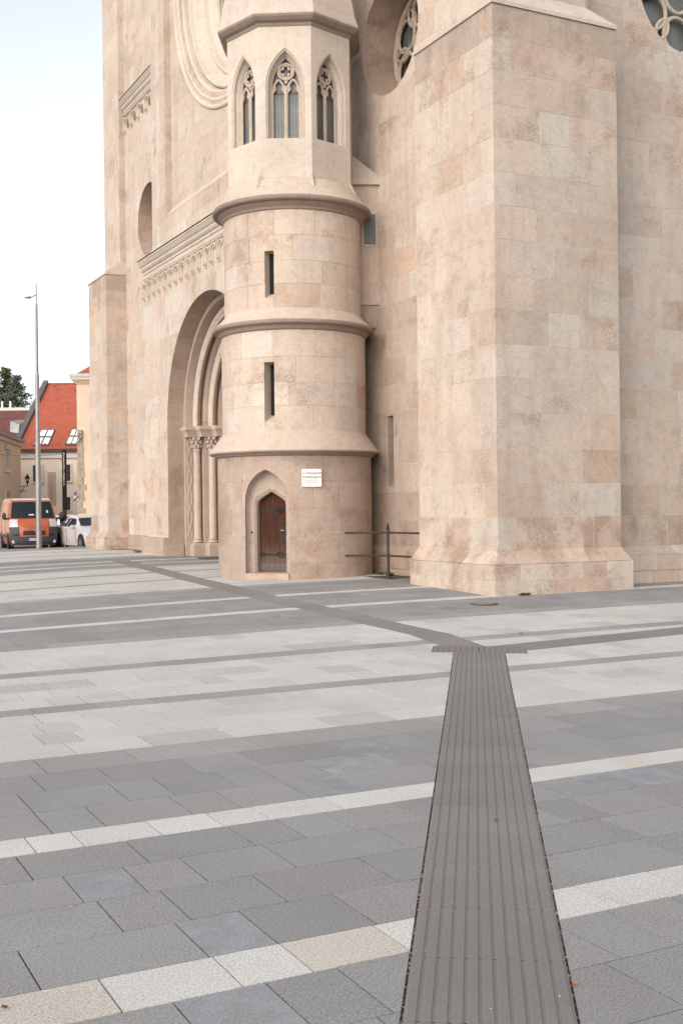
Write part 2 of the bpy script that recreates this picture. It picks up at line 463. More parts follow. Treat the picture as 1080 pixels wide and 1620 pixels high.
# ribbed tactile pavers
def paver(p, q, w, rib=11, dz=0.0):
    """one ribbed slab from p to q (2D), half width w; ribs run along p-q"""
    d = Vector(q) - Vector(p); ln = d.length; d.normalize(); n = Vector((-d.y, d.x))
    prof = [(-w, 0)]
    pitch = 2*w / rib
    for i in range(rib):
        x = -w + pitch*i
        prof += [(x+pitch*.13, 0), (x+pitch*.22, .005), (x+pitch*.82, .005), (x+pitch*.91, 0)]
    prof.append((w, 0))
    V = []
    for t in (0.0055, ln - 0.0055):
        for x, h in prof:
            P = Vector(p) + d*t + n*x
            V.append((P.x, P.y, zg(P.x, P.y) + h - .001 + dz))
        for x in (w, -w):
            P = Vector(p) + d*t + n*x; V.append((P.x, P.y, zg(P.x, P.y) - .03))
    m = len(prof) + 2
    F = [(i, m+i, m+i+1, i+1) for i in range(m-1)] + [(m-1, 2*m-1, m, 0)]
    F += [tuple(range(m)), tuple(reversed(range(m, 2*m)))]
    return V, F
def lay(p, q, w, step, rib, dz=0.0, kindn='tactile_paver'):
    d = Vector(q) - Vector(p); k = max(1, round(d.length/step))
    for i in range(k):
        a = Vector(p) + d*(i/k); b = Vector(p) + d*((i+1)/k)
        j = rng.uniform(-.009, .009); c = (.192+j, .177+j, .170+j, 0)
        V, F = paver(a, b, w, rib, dz + rng.uniform(-.0012, .0012))
        obj(kindn, newmesh(kindn, V, F, TACT, col=c), plaza)
lay(S1 - SD*11.6, S1, TW, .585, 11)
mb = MB(); kj = round(11.6/.585)
for i in range(kj + 1):                                   # dirt packed into the cross joints
    c_ = S1 - SD*11.6 + SD*(11.6*i/kj); q = [c_ - SD*.006 - SN*TW, c_ + SD*.006 - SN*TW, c_ + SD*.006 + SN*TW, c_ - SD*.006 + SN*TW]
    mb.add([(p.x, p.y, zg(p.x, p.y) - .0035) for p in q], [(0, 1, 2, 3)])
o = mb.build('joint_dirt', plain('joint_dirt', (.045, .037, .03), .95, noise=.5, scale=60), plaza); o['kind'] = 'stuff'
for t in (-.28, .28):                                                 # fork: ribs run on in the strip's direction
    c0 = bar_c + SN*t
    lay(tuple(c0 - SD*.27), tuple(c0 + SD*.27), .277, .6, 8)
for i_, (a, b) in enumerate(zip(LB[:-1], LB[1:])):
    d_ = (Vector(b) - Vector(a)).normalized() * (.07 if i_ else 0); lay(tuple(Vector(a) - d_), b, .265, .6, 9, -.006 - .002*(i_ % 2))
for a, b in zip(RB[:-1], RB[1:]): lay(a, b, .275, .6, 9, -.010)
for a, b in zip(FB[:-1], FB[1:]): lay(a, b, .295, 1.2, 9)

# grit and pebbles in the open joints beside the strip
mb = MB()
for k in range(1500):
    t = 1.2 + rng.random()**1.3 * 13.5; sd = rng.choice((-1, 1))
    P = S1 - SD*(15.0-t) if False else S0 + SD*(15.0 - (15.0-t))
    P = S0 + SD*(t + 0.2) + SN*sd*(TW + 0.005 + rng.uniform(-.005, .005)); r_ = rng.uniform(.0025, .008)
    z = zg(P.x, P.y) - .009 + r_*.4
    a = rng.random()*6; cx, sx = math.cos(a)*r_, math.sin(a)*r_
    mb.add([(P.x+cx, P.y+sx, z), (P.x-sx, P.y+cx, z), (P.x-cx, P.y-sx, z), (P.x+sx, P.y-cx, z), (P.x, P.y, z+r_*.8)],
           [(0,1,4),(1,2,4),(2,3,4),(3,0,4)], mi=rng.choice((0,0,1,2)))
GR = [plain('grit_grey', (.16,.14,.12), .9), plain('grit_tan', (.33,.25,.18), .9), plain('grit_dark', (.06,.05,.04), .9)]
o = mb.build('joint_grit', GR, plaza); o['kind'] = 'stuff'

mb = MB()
for k in range(130):
    t = rng.uniform(1.5, 14.5); w_ = rng.uniform(-1, 1)*(TW + (.9 if rng.random() < .35 else 0)); P = S0 + SD*t + SN*w_
    r_ = rng.uniform(.002, .007); a = rng.random()*6; z = zg(P.x, P.y) + .0055
    mb.add([(P.x + math.cos(a+q)*r_*(1 if i % 2 else .45), P.y + math.sin(a+q)*r_*(1 if i % 2 else .45), z + rng.random()*.003) for i, q in enumerate((0, 1.57, 3.14, 4.71))], [(0,1,2,3)], mi=rng.choice((0, 0, 1, 2)))
o = mb.build('paving_crumbs', [plain('crumb_white', (.55,.53,.50), .9), plain('crumb_brown', (.14,.08,.05), .9), plain('crumb_tan', (.38,.28,.18), .9)], plaza); o['kind'] = 'stuff'

# ------------------------------------------------------------------ the church: masonry system
church = empty('church', (12.7, 31.3, .3), 0, 'large pale limestone church front with round stair turret, buttresses and deep round-arched portal', 'church')
blocks = []          # dicts: part, verts, faces, smooth, col, cuts
PALS = {'pale': [(.505,.43,.372), (.495,.418,.36), (.515,.445,.39), (.485,.402,.343), (.505,.418,.357), (.515,.457,.405), (.49,.425,.37)],
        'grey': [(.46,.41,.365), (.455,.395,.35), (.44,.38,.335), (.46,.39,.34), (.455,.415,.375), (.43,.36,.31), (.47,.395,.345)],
        'brown': [(.39,.31,.26), (.37,.30,.255), (.40,.32,.27), (.36,.29,.245), (.41,.33,.28), (.39,.305,.25)],
        'plinth': [(.47,.385,.325), (.45,.36,.30), (.48,.405,.35), (.44,.345,.285), (.49,.43,.375)],
        'mid': [(.45,.37,.315), (.43,.355,.30), (.46,.385,.33), (.44,.35,.29), (.47,.40,.345)],
        'soot': [(.37,.31,.265), (.40,.335,.285), (.36,.30,.255), (.43,.365,.31), (.41,.335,.28)]}
def tone(pal):
    c = rng.choice(PALS[pal]); j = 1 + rng.uniform(-.035, .035)
    if rng.random() < .06 and pal in ('pale', 'grey'): c = (c[0]*.97, c[1]*.91, c[2]*.85)
    w_ = rng.choice((.25, .5, .8, 1.1, 1.4)) if pal != 'plinth' else rng.uniform(1.5, 2.3)
    if pal in ('brown', 'soot'): w_ = rng.uniform(.9, 2.0)
    return (c[0]*j*1.02, c[1]*j*1.0, c[2]*j*.98, w_)
JT = 0.0028
def block_box(part, lo, hi, pal, cuts=(), front=None):
    """solid ashlar block with worn, slightly uneven arrises"""
    j = lambda: rng.uniform(-.0022, .0022)
    x0, y0, z0 = lo; x1, y1, z1 = hi
    ch = .003
    if front is None:
        v = [(x0+j(),y0+j(),z0),(x1,y0+j(),z0),(x1,y1,z0),(x0+j(),y1,z0),(x0+j(),y0+j(),z1),(x1,y0+j(),z1),(x1,y1,z1),(x0+j(),y1,z1)]
        f = [(0,3,2,1),(4,5,6,7),(0,1,5,4),(1,2,6,5),(2,3,7,6),(3,0,4,7)]
    elif front == 'u':    # faces -x
        o_ = rng.uniform(-.0015, .0015)
        v = [(x1,y0,z0),(x1,y1,z0),(x1,y1,z1),(x1,y0,z1),
             (x0+ch+o_,y0,z0),(x0+ch+o_,y1,z0),(x0+ch+o_,y1,z1),(x0+ch+o_,y0,z1),
             (x0+o_+j()*.5,y0+ch,z0+ch),(x0+o_+j()*.5,y1-ch,z0+ch),(x0+o_+j()*.5,y1-ch,z1-ch),(x0+o_+j()*.5,y0+ch,z1-ch)]
        f = [(0,1,2,3)] + [(i,4+i,4+(i+1)%4,(i+1)%4) for i in range(4)] + [(4+i,8+i,8+(i+1)%4,4+(i+1)%4) for i in range(4)] + [(11,10,9,8)]
    else:                 # faces -y
        o_ = rng.uniform(-.0015, .0015)
        v = [(x0,y1,z0),(x1,y1,z0),(x1,y1,z1),(x0,y1,z1),
             (x0,y0+ch+o_,z0),(x1,y0+ch+o_,z0),(x1,y0+ch+o_,z1),(x0,y0+ch+o_,z1),
             (x0+ch,y0+o_+j()*.5,z0+ch),(x1-ch,y0+o_+j()*.5,z0+ch),(x1-ch,y0+o_+j()*.5,z1-ch),(x0+ch,y0+o_+j()*.5,z1-ch)]
        f = [(3,2,1,0)] + [((i+1)%4,4+(i+1)%4,4+i,i) for i in range(4)] + [(4+(i+1)%4,8+(i+1)%4,8+i,4+i) for i in range(4)] + [(8,9,10,11)]
    blocks.append(dict(part=part, v=v, f=f, s=[False]*len(f), c=tone(pal), cuts=[c for c in cuts if c[1](lo, hi)]))
def courses(z0, z1, h=.6, var=.05):
    n = max(1, round((z1-z0)/h)); ws = [1 + rng.uniform(-var, var) for _ in range(n)]; s_ = sum(ws); z = z0; out = []
    for w in ws: out.append((z, z + w/s_*(z1-z0))); z = out[-1][1]
    return out
def runs(a0, a1, lo, hi):
    out = []; a = a0
    while a1 - a > hi*1.25:
        l_ = rng.uniform(lo, hi); out.append((a, a+l_)); a += l_
    if a1 - a > hi: m = a + (a1-a)*rng.uniform(.4, .6); out += [(a, m), (m, a1)]
    else: out.append((a, a1))
    return out
DEP = 0.09
def face_u(part, u, v0, v1, cs, pal='pale', lo=.45, hi=1.15, cuts=()):
    for za, zb in cs:
        for a, b in runs(v0, v1, lo, hi): block_box(part, (u, a+JT, za+JT), (u+DEP, b-JT, zb-JT), pal, cuts, 'u')
def face_v(part, v, u0, u1, cs, pal='grey', lo=.45, hi=1.15, cuts=()):
    for za, zb in cs:
        for a, b in runs(u0, u1, lo, hi): block_box(part, (a+JT, v, za+JT), (b-JT, v+DEP, zb-JT), pal, cuts, 'v')
cutters = []
def cutter(mb, lo, hi):
    o = mb.build('cutter', MORTAR)
    outward(o.data); cutters.append(o)
    return (o, lambda l, h, lo=lo, hi=hi: all(l[i] < hi[i] and h[i] > lo[i] for i in range(3)))
def circ_cutter(v, z, r, u0, u1):
    mb = MB(); pts = [(v + r*math.cos(2*math.pi*i/64), z + r*math.sin(2*math.pi*i/64)) for i in range(64)]
    mb.extr(pts, lambda a, b, d: (d, a, b), u0, u1)
    return cutter(mb, (u0, v-r, z-r), (u1, v+r, z+r))
def box_cutter(lo, hi):
    return cutter(MB().box(lo[0],hi[0],lo[1],hi[1],lo[2],hi[2]), lo, hi)

UW, ZT = 12.70, 25.0            # tower wall plane and height of the masonry
core_cuts = []

# ---- corner buttresses (near one and its twin at the far corner)
def buttress(u0, u1, v0, v1, near, ztop=10.66):
    """v0 = side towards the viewer; plinth, shaft, weathered set-off, upper stage"""
    zb = -.1
    e = .0035
    mb = MB()
    mb.box(u0+e, u1, v0+e, v1-e, zb, ztop-.01)
    pl = .21
    mb.box(u0-pl+e, u1+.1, v0-pl+e, v1+.02-e, zb, .74)
    us_, vs_, ve_ = u0+.56, v0 + (.4 if near else 0.02), v1 - (0.0 if near else .4)
    ue_ = u1 - .38
    mb.box(us_+e, ue_, vs_+e, ve_-e, 10.2, ZT)
    b = mb.build('buttress', MORTAR, church)
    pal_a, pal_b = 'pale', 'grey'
    # plinth: two courses and a chamfer course of large stones
    def plinth_row(z0, z1):
        q = rng.uniform(.45, .7)
        block_box(b, (u0-pl, v0-pl, z0+JT), (u0-pl+q, v0-pl+q*.9, z1-JT), 'plinth')
        face_v_row(u0-pl+q, u1+.1, v0-pl, z0, z1); face_u_row(v0-pl+q*.9, v1+.02, u0-pl, z0, z1)
    def face_v_row(a, e_, v, z0, z1):
        for p, q in runs(a, e_, .5, .95): block_box(b, (p+JT, v, z0+JT), (q-JT, v+DEP, z1-JT), 'plinth', (), 'v')
    def face_u_row(a, e_, u, z0, z1):
        for p, q in runs(a, e_, .5, .95): block_box(b, (u, p+JT, z0+JT), (u+DEP, q-JT, z1-JT), 'plinth', (), 'u')
    plinth_row(zb, .45); plinth_row(.45, .745)
    z0, z1 = .748, .985
    def hexb(bt, tp):
        v = list(bt)+list(tp)
        blocks.append(dict(part=b, v=v, f=[(0,3,2,1),(4,5,6,7),(0,1,5,4),(1,2,6,5),(2,3,7,6),(3,0,4,7)], s=[False]*6, c=tone('plinth'), cuts=[]))
    m = u0 - pl + .5
    for p, q in [(None, None)] + runs(m, u1+.08, .55, .95):
        if p is None:
            hexb([(u0-pl,v0-pl,z0),(m-JT,v0-pl,z0),(m-JT,v0+.05,z0),(u0-pl,v0+.05,z0)], [(u0,v0,z1),(m-JT,v0,z1),(m-JT,v0+.05,z1),(u0,v0+.05,z1)])
        else: hexb([(p+JT,v0-pl,z0),(q-JT,v0-pl,z0),(q-JT,v0+.05,z0),(p+JT,v0+.05,z0)], [(p+JT,v0,z1),((q-JT) if q < u1+.07 else u1,v0,z1),((q-JT) if q < u1+.07 else u1,v0+.05,z1),(p+JT,v0+.05,z1)])
    for p, q in runs(v0+.05, v1+.02, .5, .9):
        hexb([(u0-pl,p+JT,z0),(u0+.05,p+JT,z0),(u0+.05,q-JT,z0),(u0-pl,q-JT,z0)], [(u0,p+JT,z1),(u0+.05,p+JT,z1),(u0+.05,q-JT,z1),(u0,q-JT,z1)])
    # shaft with alternating quoins
    cs_ = courses(.985, ztop, .6)
    for i, (za, zb_) in enumerate(cs_):
        top_ = i == len(cs_)-1
        pal_a, pal_b = ('soot', 'soot') if top_ else (('plinth', 'plinth') if i == len(cs_)-2 or i == 0 else ('pale', 'grey'))
        qa, qb = (rng.uniform(.75, 1.05), rng.uniform(.36, .5)) if i % 2 else (rng.uniform(.36, .5), rng.uniform(.75, 1.0))
        block_box(b, (u0, v0, za+JT), (u0+qa-JT, v0+qb-JT, zb_-JT), ('soot' if top_ else 'grey') if rng.random() < .5 else pal_a)
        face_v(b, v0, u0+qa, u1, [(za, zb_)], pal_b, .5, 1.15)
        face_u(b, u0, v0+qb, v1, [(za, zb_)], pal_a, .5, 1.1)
        if near:
            pass
    # weathering slope of the set-off
    s_ = MB(); z0, z1 = ztop, 11.16; o_ = .03
    bt = [(u0-o_,v0-o_,z0),(u1+.0,v0-o_,z0),(u1,v1+(0 if near else o_),z0),(u0-o_,v1+(0 if near else o_),z0)]
    mid = [(p[0],p[1],z0+.07) for p in bt]
    tp = [(us_,vs_,z1),(ue_,vs_,z1),(ue_,ve_,z1),(us_,ve_,z1)]
    s_.hexa(bt, mid); s_.hexa([(p[0],p[1],z0+.0701) for p in bt], tp)
    s_.build('set_off', TRIM, b, (.50,.44,.38,1))
    pal_a, pal_b = 'pale', 'grey'
    for i, (za, zb_) in enumerate(courses(11.05, 23.5 if not near else 13.6, .6)):
        qa = rng.uniform(.36, .5) if i % 2 else rng.uniform(.7, .9); qb = rng.uniform(.36, .9)
        block_box(b, (us_, vs_, za+JT), (us_+qa-JT, vs_+qb-JT, zb_-JT), 'pale')
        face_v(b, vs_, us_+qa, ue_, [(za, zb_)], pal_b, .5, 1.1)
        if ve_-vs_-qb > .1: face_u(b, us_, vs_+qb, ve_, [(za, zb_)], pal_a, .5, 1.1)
    return b
b_near = buttress(11.70, 14.48, 16.97, 19.66, True)
b_far = buttress(11.92, 13.4, 42.78, 45.3, False)

# ---- wall planes
def wall_core(name, x0, x1, y0, y1, z0, z1): return MB().box(x0, x1, y0, y1, z0, z1).build(name, MORTAR, church)
# tower wall between near buttress and turret
oc1 = circ_cutter(22.42, 12.24, 1.265, 12.0, 13.9)
sl1 = box_cutter((12.4, 22.42, 2.22), (13.0, 22.70, 3.82))
w1 = wall_core('tower_wall', UW+.0035, 14.4, 19.5, 27.5, -.1, ZT)
face_u(w1, UW-.1, 19.7, 25.0, [(-.1, .42), (.42, .80)], 'brown', .5, .95)
for p, q in runs(19.7, 25.0, .5, .9):
    blocks.append(dict(part=w1, v=[(UW-.1,p+JT,.80),(UW+.05,p+JT,.80),(UW+.05,q-JT,.80),(UW-.1,q-JT,.80),(UW,p+JT,.93),(UW+.05,p+JT,.93),(UW+.05,q-JT,.93),(UW,q-JT,.93)],
        f=[(0,3,2,1),(4,5,6,7),(0,1,5,4),(1,2,6,5),(2,3,7,6),(3,0,4,7)], s=[False]*6, c=tone('brown'), cuts=[]))
for i_, cc_ in enumerate(courses(.93, 3.9, .6)): face_u(w1, UW, 19.66, 25.6, [cc_], ('brown', 'brown', 'mid', 'mid', 'mid')[i_], .45, .85, (sl1,))
face_u(w1, UW, 19.66, 25.6, courses(3.9, 6.3, .6), 'mid', .45, 1.0)
face_u(w1, UW, 19.66, 25.6, courses(6.3, 14.5, .6), 'pale', .45, 1.0, (oc1,))
core_cuts.append((w1, [oc1[0], sl1[0]]))
# wall right of the near buttress, facing the viewer
VR = 17.72
oc2 = cutter(MB().extr([(17.0+1.28*math.cos(2*math.pi*i/64), 12.16+1.28*math.sin(2*math.pi*i/64)) for i in range(64)], lambda a, b, d: (a, d, b), 17.0, 18.6), (15.7,17.0,10.88), (18.3,18.6,13.44))
w2 = wall_core('tower_wall', 13.2, 21.0, VR+.0035, 19.4, -.1, ZT)
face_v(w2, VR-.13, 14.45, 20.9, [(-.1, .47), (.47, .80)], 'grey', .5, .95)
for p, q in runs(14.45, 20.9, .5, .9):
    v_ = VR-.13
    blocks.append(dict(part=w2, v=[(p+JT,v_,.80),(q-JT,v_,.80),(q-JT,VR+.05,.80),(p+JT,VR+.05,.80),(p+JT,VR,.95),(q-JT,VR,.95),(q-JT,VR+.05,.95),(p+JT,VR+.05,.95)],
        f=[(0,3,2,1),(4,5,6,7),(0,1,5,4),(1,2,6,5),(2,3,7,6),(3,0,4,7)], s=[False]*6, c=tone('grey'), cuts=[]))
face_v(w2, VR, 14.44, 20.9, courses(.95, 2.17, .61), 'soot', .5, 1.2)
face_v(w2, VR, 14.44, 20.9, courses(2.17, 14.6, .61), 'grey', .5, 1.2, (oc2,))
core_cuts.append((w2, [oc2[0]]))
# far tower wall, pilaster, central bay
oc3 = circ_cutter(39.95, 12.18, 1.27, 12.0, 13.9)
sl3 = box_cutter((12.5, 38.02, 2.3), (13.05, 38.2, 4.3))
w3 = wall_core('tower_wall', UW+.0035, 14.4, 37.0, 43.0, -.1, ZT)
face_u(w3, UW-.08, 37.06, 42.8, [(-.1, .45), (.45, .85)], 'brown', .6, 1.1)
face_u(w3, UW, 36.9, 42.8, courses(.85, 23.5, .6), 'pale', .6, 1.2, (oc3, sl3))
core_cuts.append((w3, [oc3[0], sl3[0]]))
pil = wall_core('pilaster', 12.3+.0035, 12.75, 36.82+.0035, 38.28, 9.0, ZT)
for za, zb in courses(10.2, 23.5, .6):
    block_box(pil, (12.3, 36.82, za+JT), (12.6, 36.82+rng.uniform(.5, .9), zb-JT), 'pale')
    block_box(pil, (12.302, 36.82+.9+JT, za+JT), (12.6, 38.28, zb-JT), 'pale')
VC = 31.35
rose_cut = circ_cutter(VC, 18.6, 4.5, 12.0, 14.2)
UCB = 12.52
w4 = wall_core('central_bay_wall', UCB+.0035, 14.4, 25.0, 37.2, 8.0, ZT)
face_u(w4, UCB, 25.9, 36.82, courses(10.9, 23.5, .6), 'pale', .6, 1.2, (rose_cut,))
core_cuts.append((w4, [rose_cut[0]]))

# ---- oculus linings and rose tracery
def lining(part, c, r, d0, d1, n, axis, depth_n=2):
    """curved stones lining a round opening"""
    for k in range(depth_n):
        da, db = lerp(d0, d1, k/depth_n)+JT, lerp(d0, d1, (k+1)/depth_n)-JT
        off = rng.random()
        for i in range(n):
            a0 = 2*math.pi*(i+off)/n + JT/r; a1 = 2*math.pi*(i+1+off)/n - JT/r
            sg = 5; vs_ = []; f = []; s = []
            for j in range(sg+1):
                a = lerp(a0, a1, j/sg)
                for rr, dd in ((r-.004, da), (r-.004, db), (r+.05, db), (r+.05, da)):
                    q = (dd, c[0]+rr*math.cos(a), c[1]+rr*math.sin(a)) if axis == 'u' else (c[0]+rr*math.cos(a), dd, c[1]+rr*math.sin(a))
                    vs_.append(q)
            for j in range(sg):
                for e_ in range(4):
                    f.append((j*4+e_, j*4+(e_+1) % 4, j*4+4+(e_+1) % 4, j*4+4+e_)); s.append(e_ == 0)
            f += [(0,3,2,1), (sg*4, sg*4+1, sg*4+2, sg*4+3)]; s += [False, False]
            if axis == 'u': f = [tuple(reversed(x)) for x in f]
            blocks.append(dict(part=part, v=vs_, f=f, s=s, c=tone('brown' if axis == 'u' else 'grey'), cuts=[]))
lining(w1, (22.42, 12.24), 1.265, UW+.002, 13.86, 9, 'u', 2)
lining(w2, (17.0, 12.16), 1.28, VR+.002, 18.5, 9, 'v', 2)
lining(w3, (39.95, 12.18), 1.27, UW+.002, 13.86, 9, 'u', 2)

def glass_material():
    m, t, b = mat('leaded_glass_behind_wire')
    g = N(t, 'ShaderNodeNewGeometry'); P = g.outputs['Position']
    mp = N(t, 'ShaderNodeMapping'); mp.inputs['Scale'].default_value = (22, 22, 22); mp.inputs['Rotation'].default_value = (0, 0, R(-15)); L(t, P, mp.inputs['Vector'])
    sx = N(t, 'ShaderNodeSeparateXYZ'); L(t, mp.outputs[0], sx.inputs[0])
    outs = []
    for i in (0, 2):
        f = N(t, 'ShaderNodeMath', operation='FRACT'); L(t, sx.outputs[i], f.inputs[0])
        l = N(t, 'ShaderNodeMath', operation='LESS_THAN'); L(t, f.outputs[0], l.inputs[0]); l.inputs[1].default_value = .18; outs.append(l)
    mx = N(t, 'ShaderNodeMath', operation='MAXIMUM'); L(t, outs[0].outputs[0], mx.inputs[0]); L(t, outs[1].outputs[0], mx.inputs[1])
    n = N(t, 'ShaderNodeTexNoise', Scale=1.7, Detail=3.0); L(t, P, n.inputs['Vector'])
    r = ramp(t, n.outputs['Fac'], [(.35, (.11, .118, .118)), (.6, (.19, .195, .185)), (.75, (.16, .13, .11))])
    c = mixc(t, mx.outputs[0], r.outputs[0], (.04, .035, .03))
    L(t, c, b.inputs['Base Color']); b.inputs['Roughness'].default_value = .35; b.inputs['Specular IOR Level'].default_value = .4
    return m
GLASS = glass_material()
WOODRED = plain('red_oxide_bar', (.24, .10, .065), .7)
TCOL = (.45, .38, .32, 1)
def rose(name, c, r, d, axis, inner=6):
    fn = (lambda a, b, dd: Vector((dd, c[0]+a, c[1]+b))) if axis == 'u' else (lambda a, b, dd: Vector((c[0]+a, dd, c[1]+b)))
    e = empty(name, fn(0, 0, d)); e.parent = church; e.matrix_parent_inverse = PW(church).inverted()
    mb = MB()
    mb.extr([(r*math.cos(2*math.pi*i/48), r*math.sin(2*math.pi*i/48)) for i in range(48)], fn, d+.12, d+.16)
    mb.build('window_glass', GLASS, e)
    mb = MB()
    cir = lambda cx, cy, rr, n: [fn(cx+rr*math.cos(2*math.pi*i/n), cy+rr*math.sin(2*math.pi*i/n), d) for i in range(n)]
    mb.tube(cir(0, 0, r-.03, 64), .075, 8, True)
    k = r*.30; rc = r*.64
    for i in range(inner):
        a = 2*math.pi*(i+.5)/inner
        mb.tube(cir(rc*math.cos(a), rc*math.sin(a), k, 32), .042, 6, True)
        for s_ in (-1, 1):                                    # pointed petals between the circles
            b0 = a + math.pi/inner
            p = []
            for j in range(9):
                t = j/8; rr = lerp(r*.42, r*.93, t); w = math.sin(math.pi*t)*.11*r*s_
                p.append(fn(rr*math.cos(b0)-w*math.sin(b0), rr*math.sin(b0)+w*math.cos(b0), d))
            mb.tube(p, [.02+.028*math.sin(math.pi*q/8) for q in range(9)], 6)
    mb.tube(cir(0, 0, r*.26, 32), .042, 6, True)
    mb.build('tracery', TRIM, e, TCOL)
    return e
rose('rose_window', (22.42, 12.24), 1.2, 13.55, 'u')
rose('rose_window', (17.0, 12.16), 1.22, VR+.32, 'v')
# great rose of the central bay: receding mouldings, then tracery
mb = MB()
def roll(rc, uc, rad): return [(rc + rad*math.cos(R(q)), uc - rad*math.sin(R(q))) for q in range(0, 181, 30)]
prof = [(5.02, UCB+.004)] + roll(4.93, UCB+.0, .075) + [(4.82, UCB+.10)] + roll(4.71, UCB+.06, .085) + [(4.60, UCB+.20)] + roll(4.49, UCB+.15, .08) + [(4.38, UCB+.34)] + roll(4.28, UCB+.28, .07) + [(4.18, UCB+.34), (3.98, UCB+.62)] + roll(3.90, UCB+.60, .06) + [(3.80, UCB+.72), (3.62, UCB+.95)] + roll(3.55, UCB+.93, .05) + [(3.45, UCB+1.05), (3.3, UCB+1.25)]
mb.lathe(prof, (VC, 18.6), 96, axis='u')
mb.build('rose_moulding', TRIM, church, (.53, .465, .40, 1))
rose('great_rose_window', (VC, 18.6), 3.5, UCB+.95, 'u', 8)
# blank backs of the openings
mb = MB().box(13.87, 13.9, 38.6, 41.3, 10.8, 13.5); mb.build('blind_panel', STONE, w3, (.45,.37,.31,1))

# ---- stair turret
TC = (10.886, 23.729)
def pol(a, r, z): return Vector((TC[0] + r*math.sin(a), TC[1] - r*math.cos(a), z))
DA = R(-46)                        # the little door looks out on the diagonal
dn = Vector((math.sin(DA), -math.cos(DA), 0)); dt = Vector((math.cos(DA), math.sin(DA), 0)); dc = Vector((TC[0], TC[1], 0))
def dfn(a, z, d): return dc + dt*a + dn*d + Vector((0, 0, z))
def pointed(w, zs, za, z0, n=10):
    """pointed-arch outline, counter-clockwise seen from outside, starting bottom left"""
    h = za - zs; rad = (w*w + h*h) / (2*w); pts = [(-w, z0)]
    cx = -w + rad; a1 = math.asin(min(1, h/rad))
    for i in range(n+1):
        a = a1*i/n; pts.append((cx - rad*math.cos(a), zs + rad*math.sin(a)))
    right = [(-p[0], p[1]) for p in reversed(pts[:-1])]
    return pts + right
def offs(fn, poly, d0, d1):
    mb = MB(); mb.extr(list(reversed(poly)), fn, d0, d1); return mb
door_out = pointed(.50, 1.92, 2.60, .30)
dcut = cutter(offs(dfn, door_out, 1.10, 2.2), (9.0, 21.9, .2), (10.35, 23.3, 2.65))
# slits in the upper stages
def slit_cutter(z0, z1, a, w=.075):
    n_ = Vector((math.sin(a), -math.cos(a), 0)); t_ = Vector((math.cos(a), math.sin(a), 0))
    f_ = lambda x, z, d: dc + t_*x + n_*d + Vector((0, 0, z))
    mb = MB()
    wo = w + .05
    mb.hexa([f_(-w, z0+.0, 1.28), f_(w, z0, 1.28), f_(wo, z0-.22, 1.7), f_(-wo, z0-.22, 1.7)], [f_(-w, z1-.01, 1.28), f_(w, z1-.01, 1.28), f_(wo, z1+.03, 1.7), f_(-wo, z1+.03, 1.7)])
    bb = [f_(x, z, d) for x in (-wo, wo) for z in (z0-.25, z1+.05) for d in (1.2, 1.7)]
    lo = [min(p[i] for p in bb) for i in range(3)]; hi = [max(p[i] for p in bb) for i in range(3)]
    return cutter(mb, lo, hi), f_
SA = R(-43.5)
sc1, sf1 = slit_cutter(3.78, 4.86, SA); sc2, sf2 = slit_cutter(6.38, 7.24, SA)
mb = MB()
turret = None
core = MB()
def drum(mb, r, z0, z1, n=96):
    p = [(r*math.sin(2*math.pi*i/n)+TC[0], TC[1]-r*math.cos(2*math.pi*i/n)) for i in range(n)]
    vs_ = [(q[0], q[1], z0) for q in p] + [(q[0], q[1], z1) for q in p]
    mb.add(vs_, [tuple(reversed(range(n))), tuple(range(n, 2*n))] + [(i, (i+1) % n, n+(i+1) % n, n+i) for i in range(n)])
turret = drum(core, 1.7125, -.1, 2.95) or core.build('stair_turret', MORTAR, church)
t2 = MB(); drum(t2, 1.5975, 2.96, 5.62); t2 = t2.build('turret_shaft', MORTAR, church)
t3 = MB(); drum(t3, 1.5225, 5.63, 8.4); t3 = t3.build('turret_shaft', MORTAR, church)
core_cuts += [(turret, [dcut[0]]), (t2, [sc1[0]]), (t3, [sc2[0]])]
def drum_blocks(part, r, z0, z1, h, pal, cuts_=(), lo=.6, hi=1.15):
    for za, zb in courses(z0, z1, h, .08):
        a = rng.random()*.6 - 3.1; end = a + 2*math.pi
        segs = runs(a, end, lo/r, hi/r)
        for a0, a1 in segs:
            if math.cos((a0+a1)/2 + R(25)) < -.45: continue          # the side that is built into the church wall
            b0, b1 = a0 + JT/r, a1 - JT/r
            sg = max(4, int((b1-b0)/R(4))); vs_ = []; f = []; s = []
            o_ = rng.uniform(-.002, .002)
            for j in range(sg+1):
                q = lerp(b0, b1, j/sg)
                for rr, z in ((r-.08, za+JT), (r+o_, za+JT), (r+o_, zb-JT), (r-.08, zb-JT)): vs_.append(tuple(pol(q, rr, z)))
            for j in range(sg):
                for e_ in range(4):
                    f.append((j*4+e_, j*4+4+e_, j*4+4+(e_+1) % 4, j*4+(e_+1) % 4)); s.append(e_ == 1)
            f += [(0,1,2,3), (sg*4+3, sg*4+2, sg*4+1, sg*4)]; s += [False, False]
            lo_ = [min(v[i] for v in vs_) for i in range(3)]; hi_ = [max(v[i] for v in vs_) for i in range(3)]
            blocks.append(dict(part=part, v=vs_, f=f, s=s, c=tone(pal), cuts=[c for c in cuts_ if c[1](lo_, hi_)]))
drum_blocks(turret, 1.722, -.1, .62, .72, 'brown', (dcut,))
drum_blocks(turret, 1.722, .62, 2.90, .57, 'brown', (dcut,))
drum_blocks(t2, 1.607, 3.42, 5.56, .6, 'pale', (sc1,))
drum_blocks(t3, 1.532, 6.02, 8.13, .6, 'pale', (sc2,))
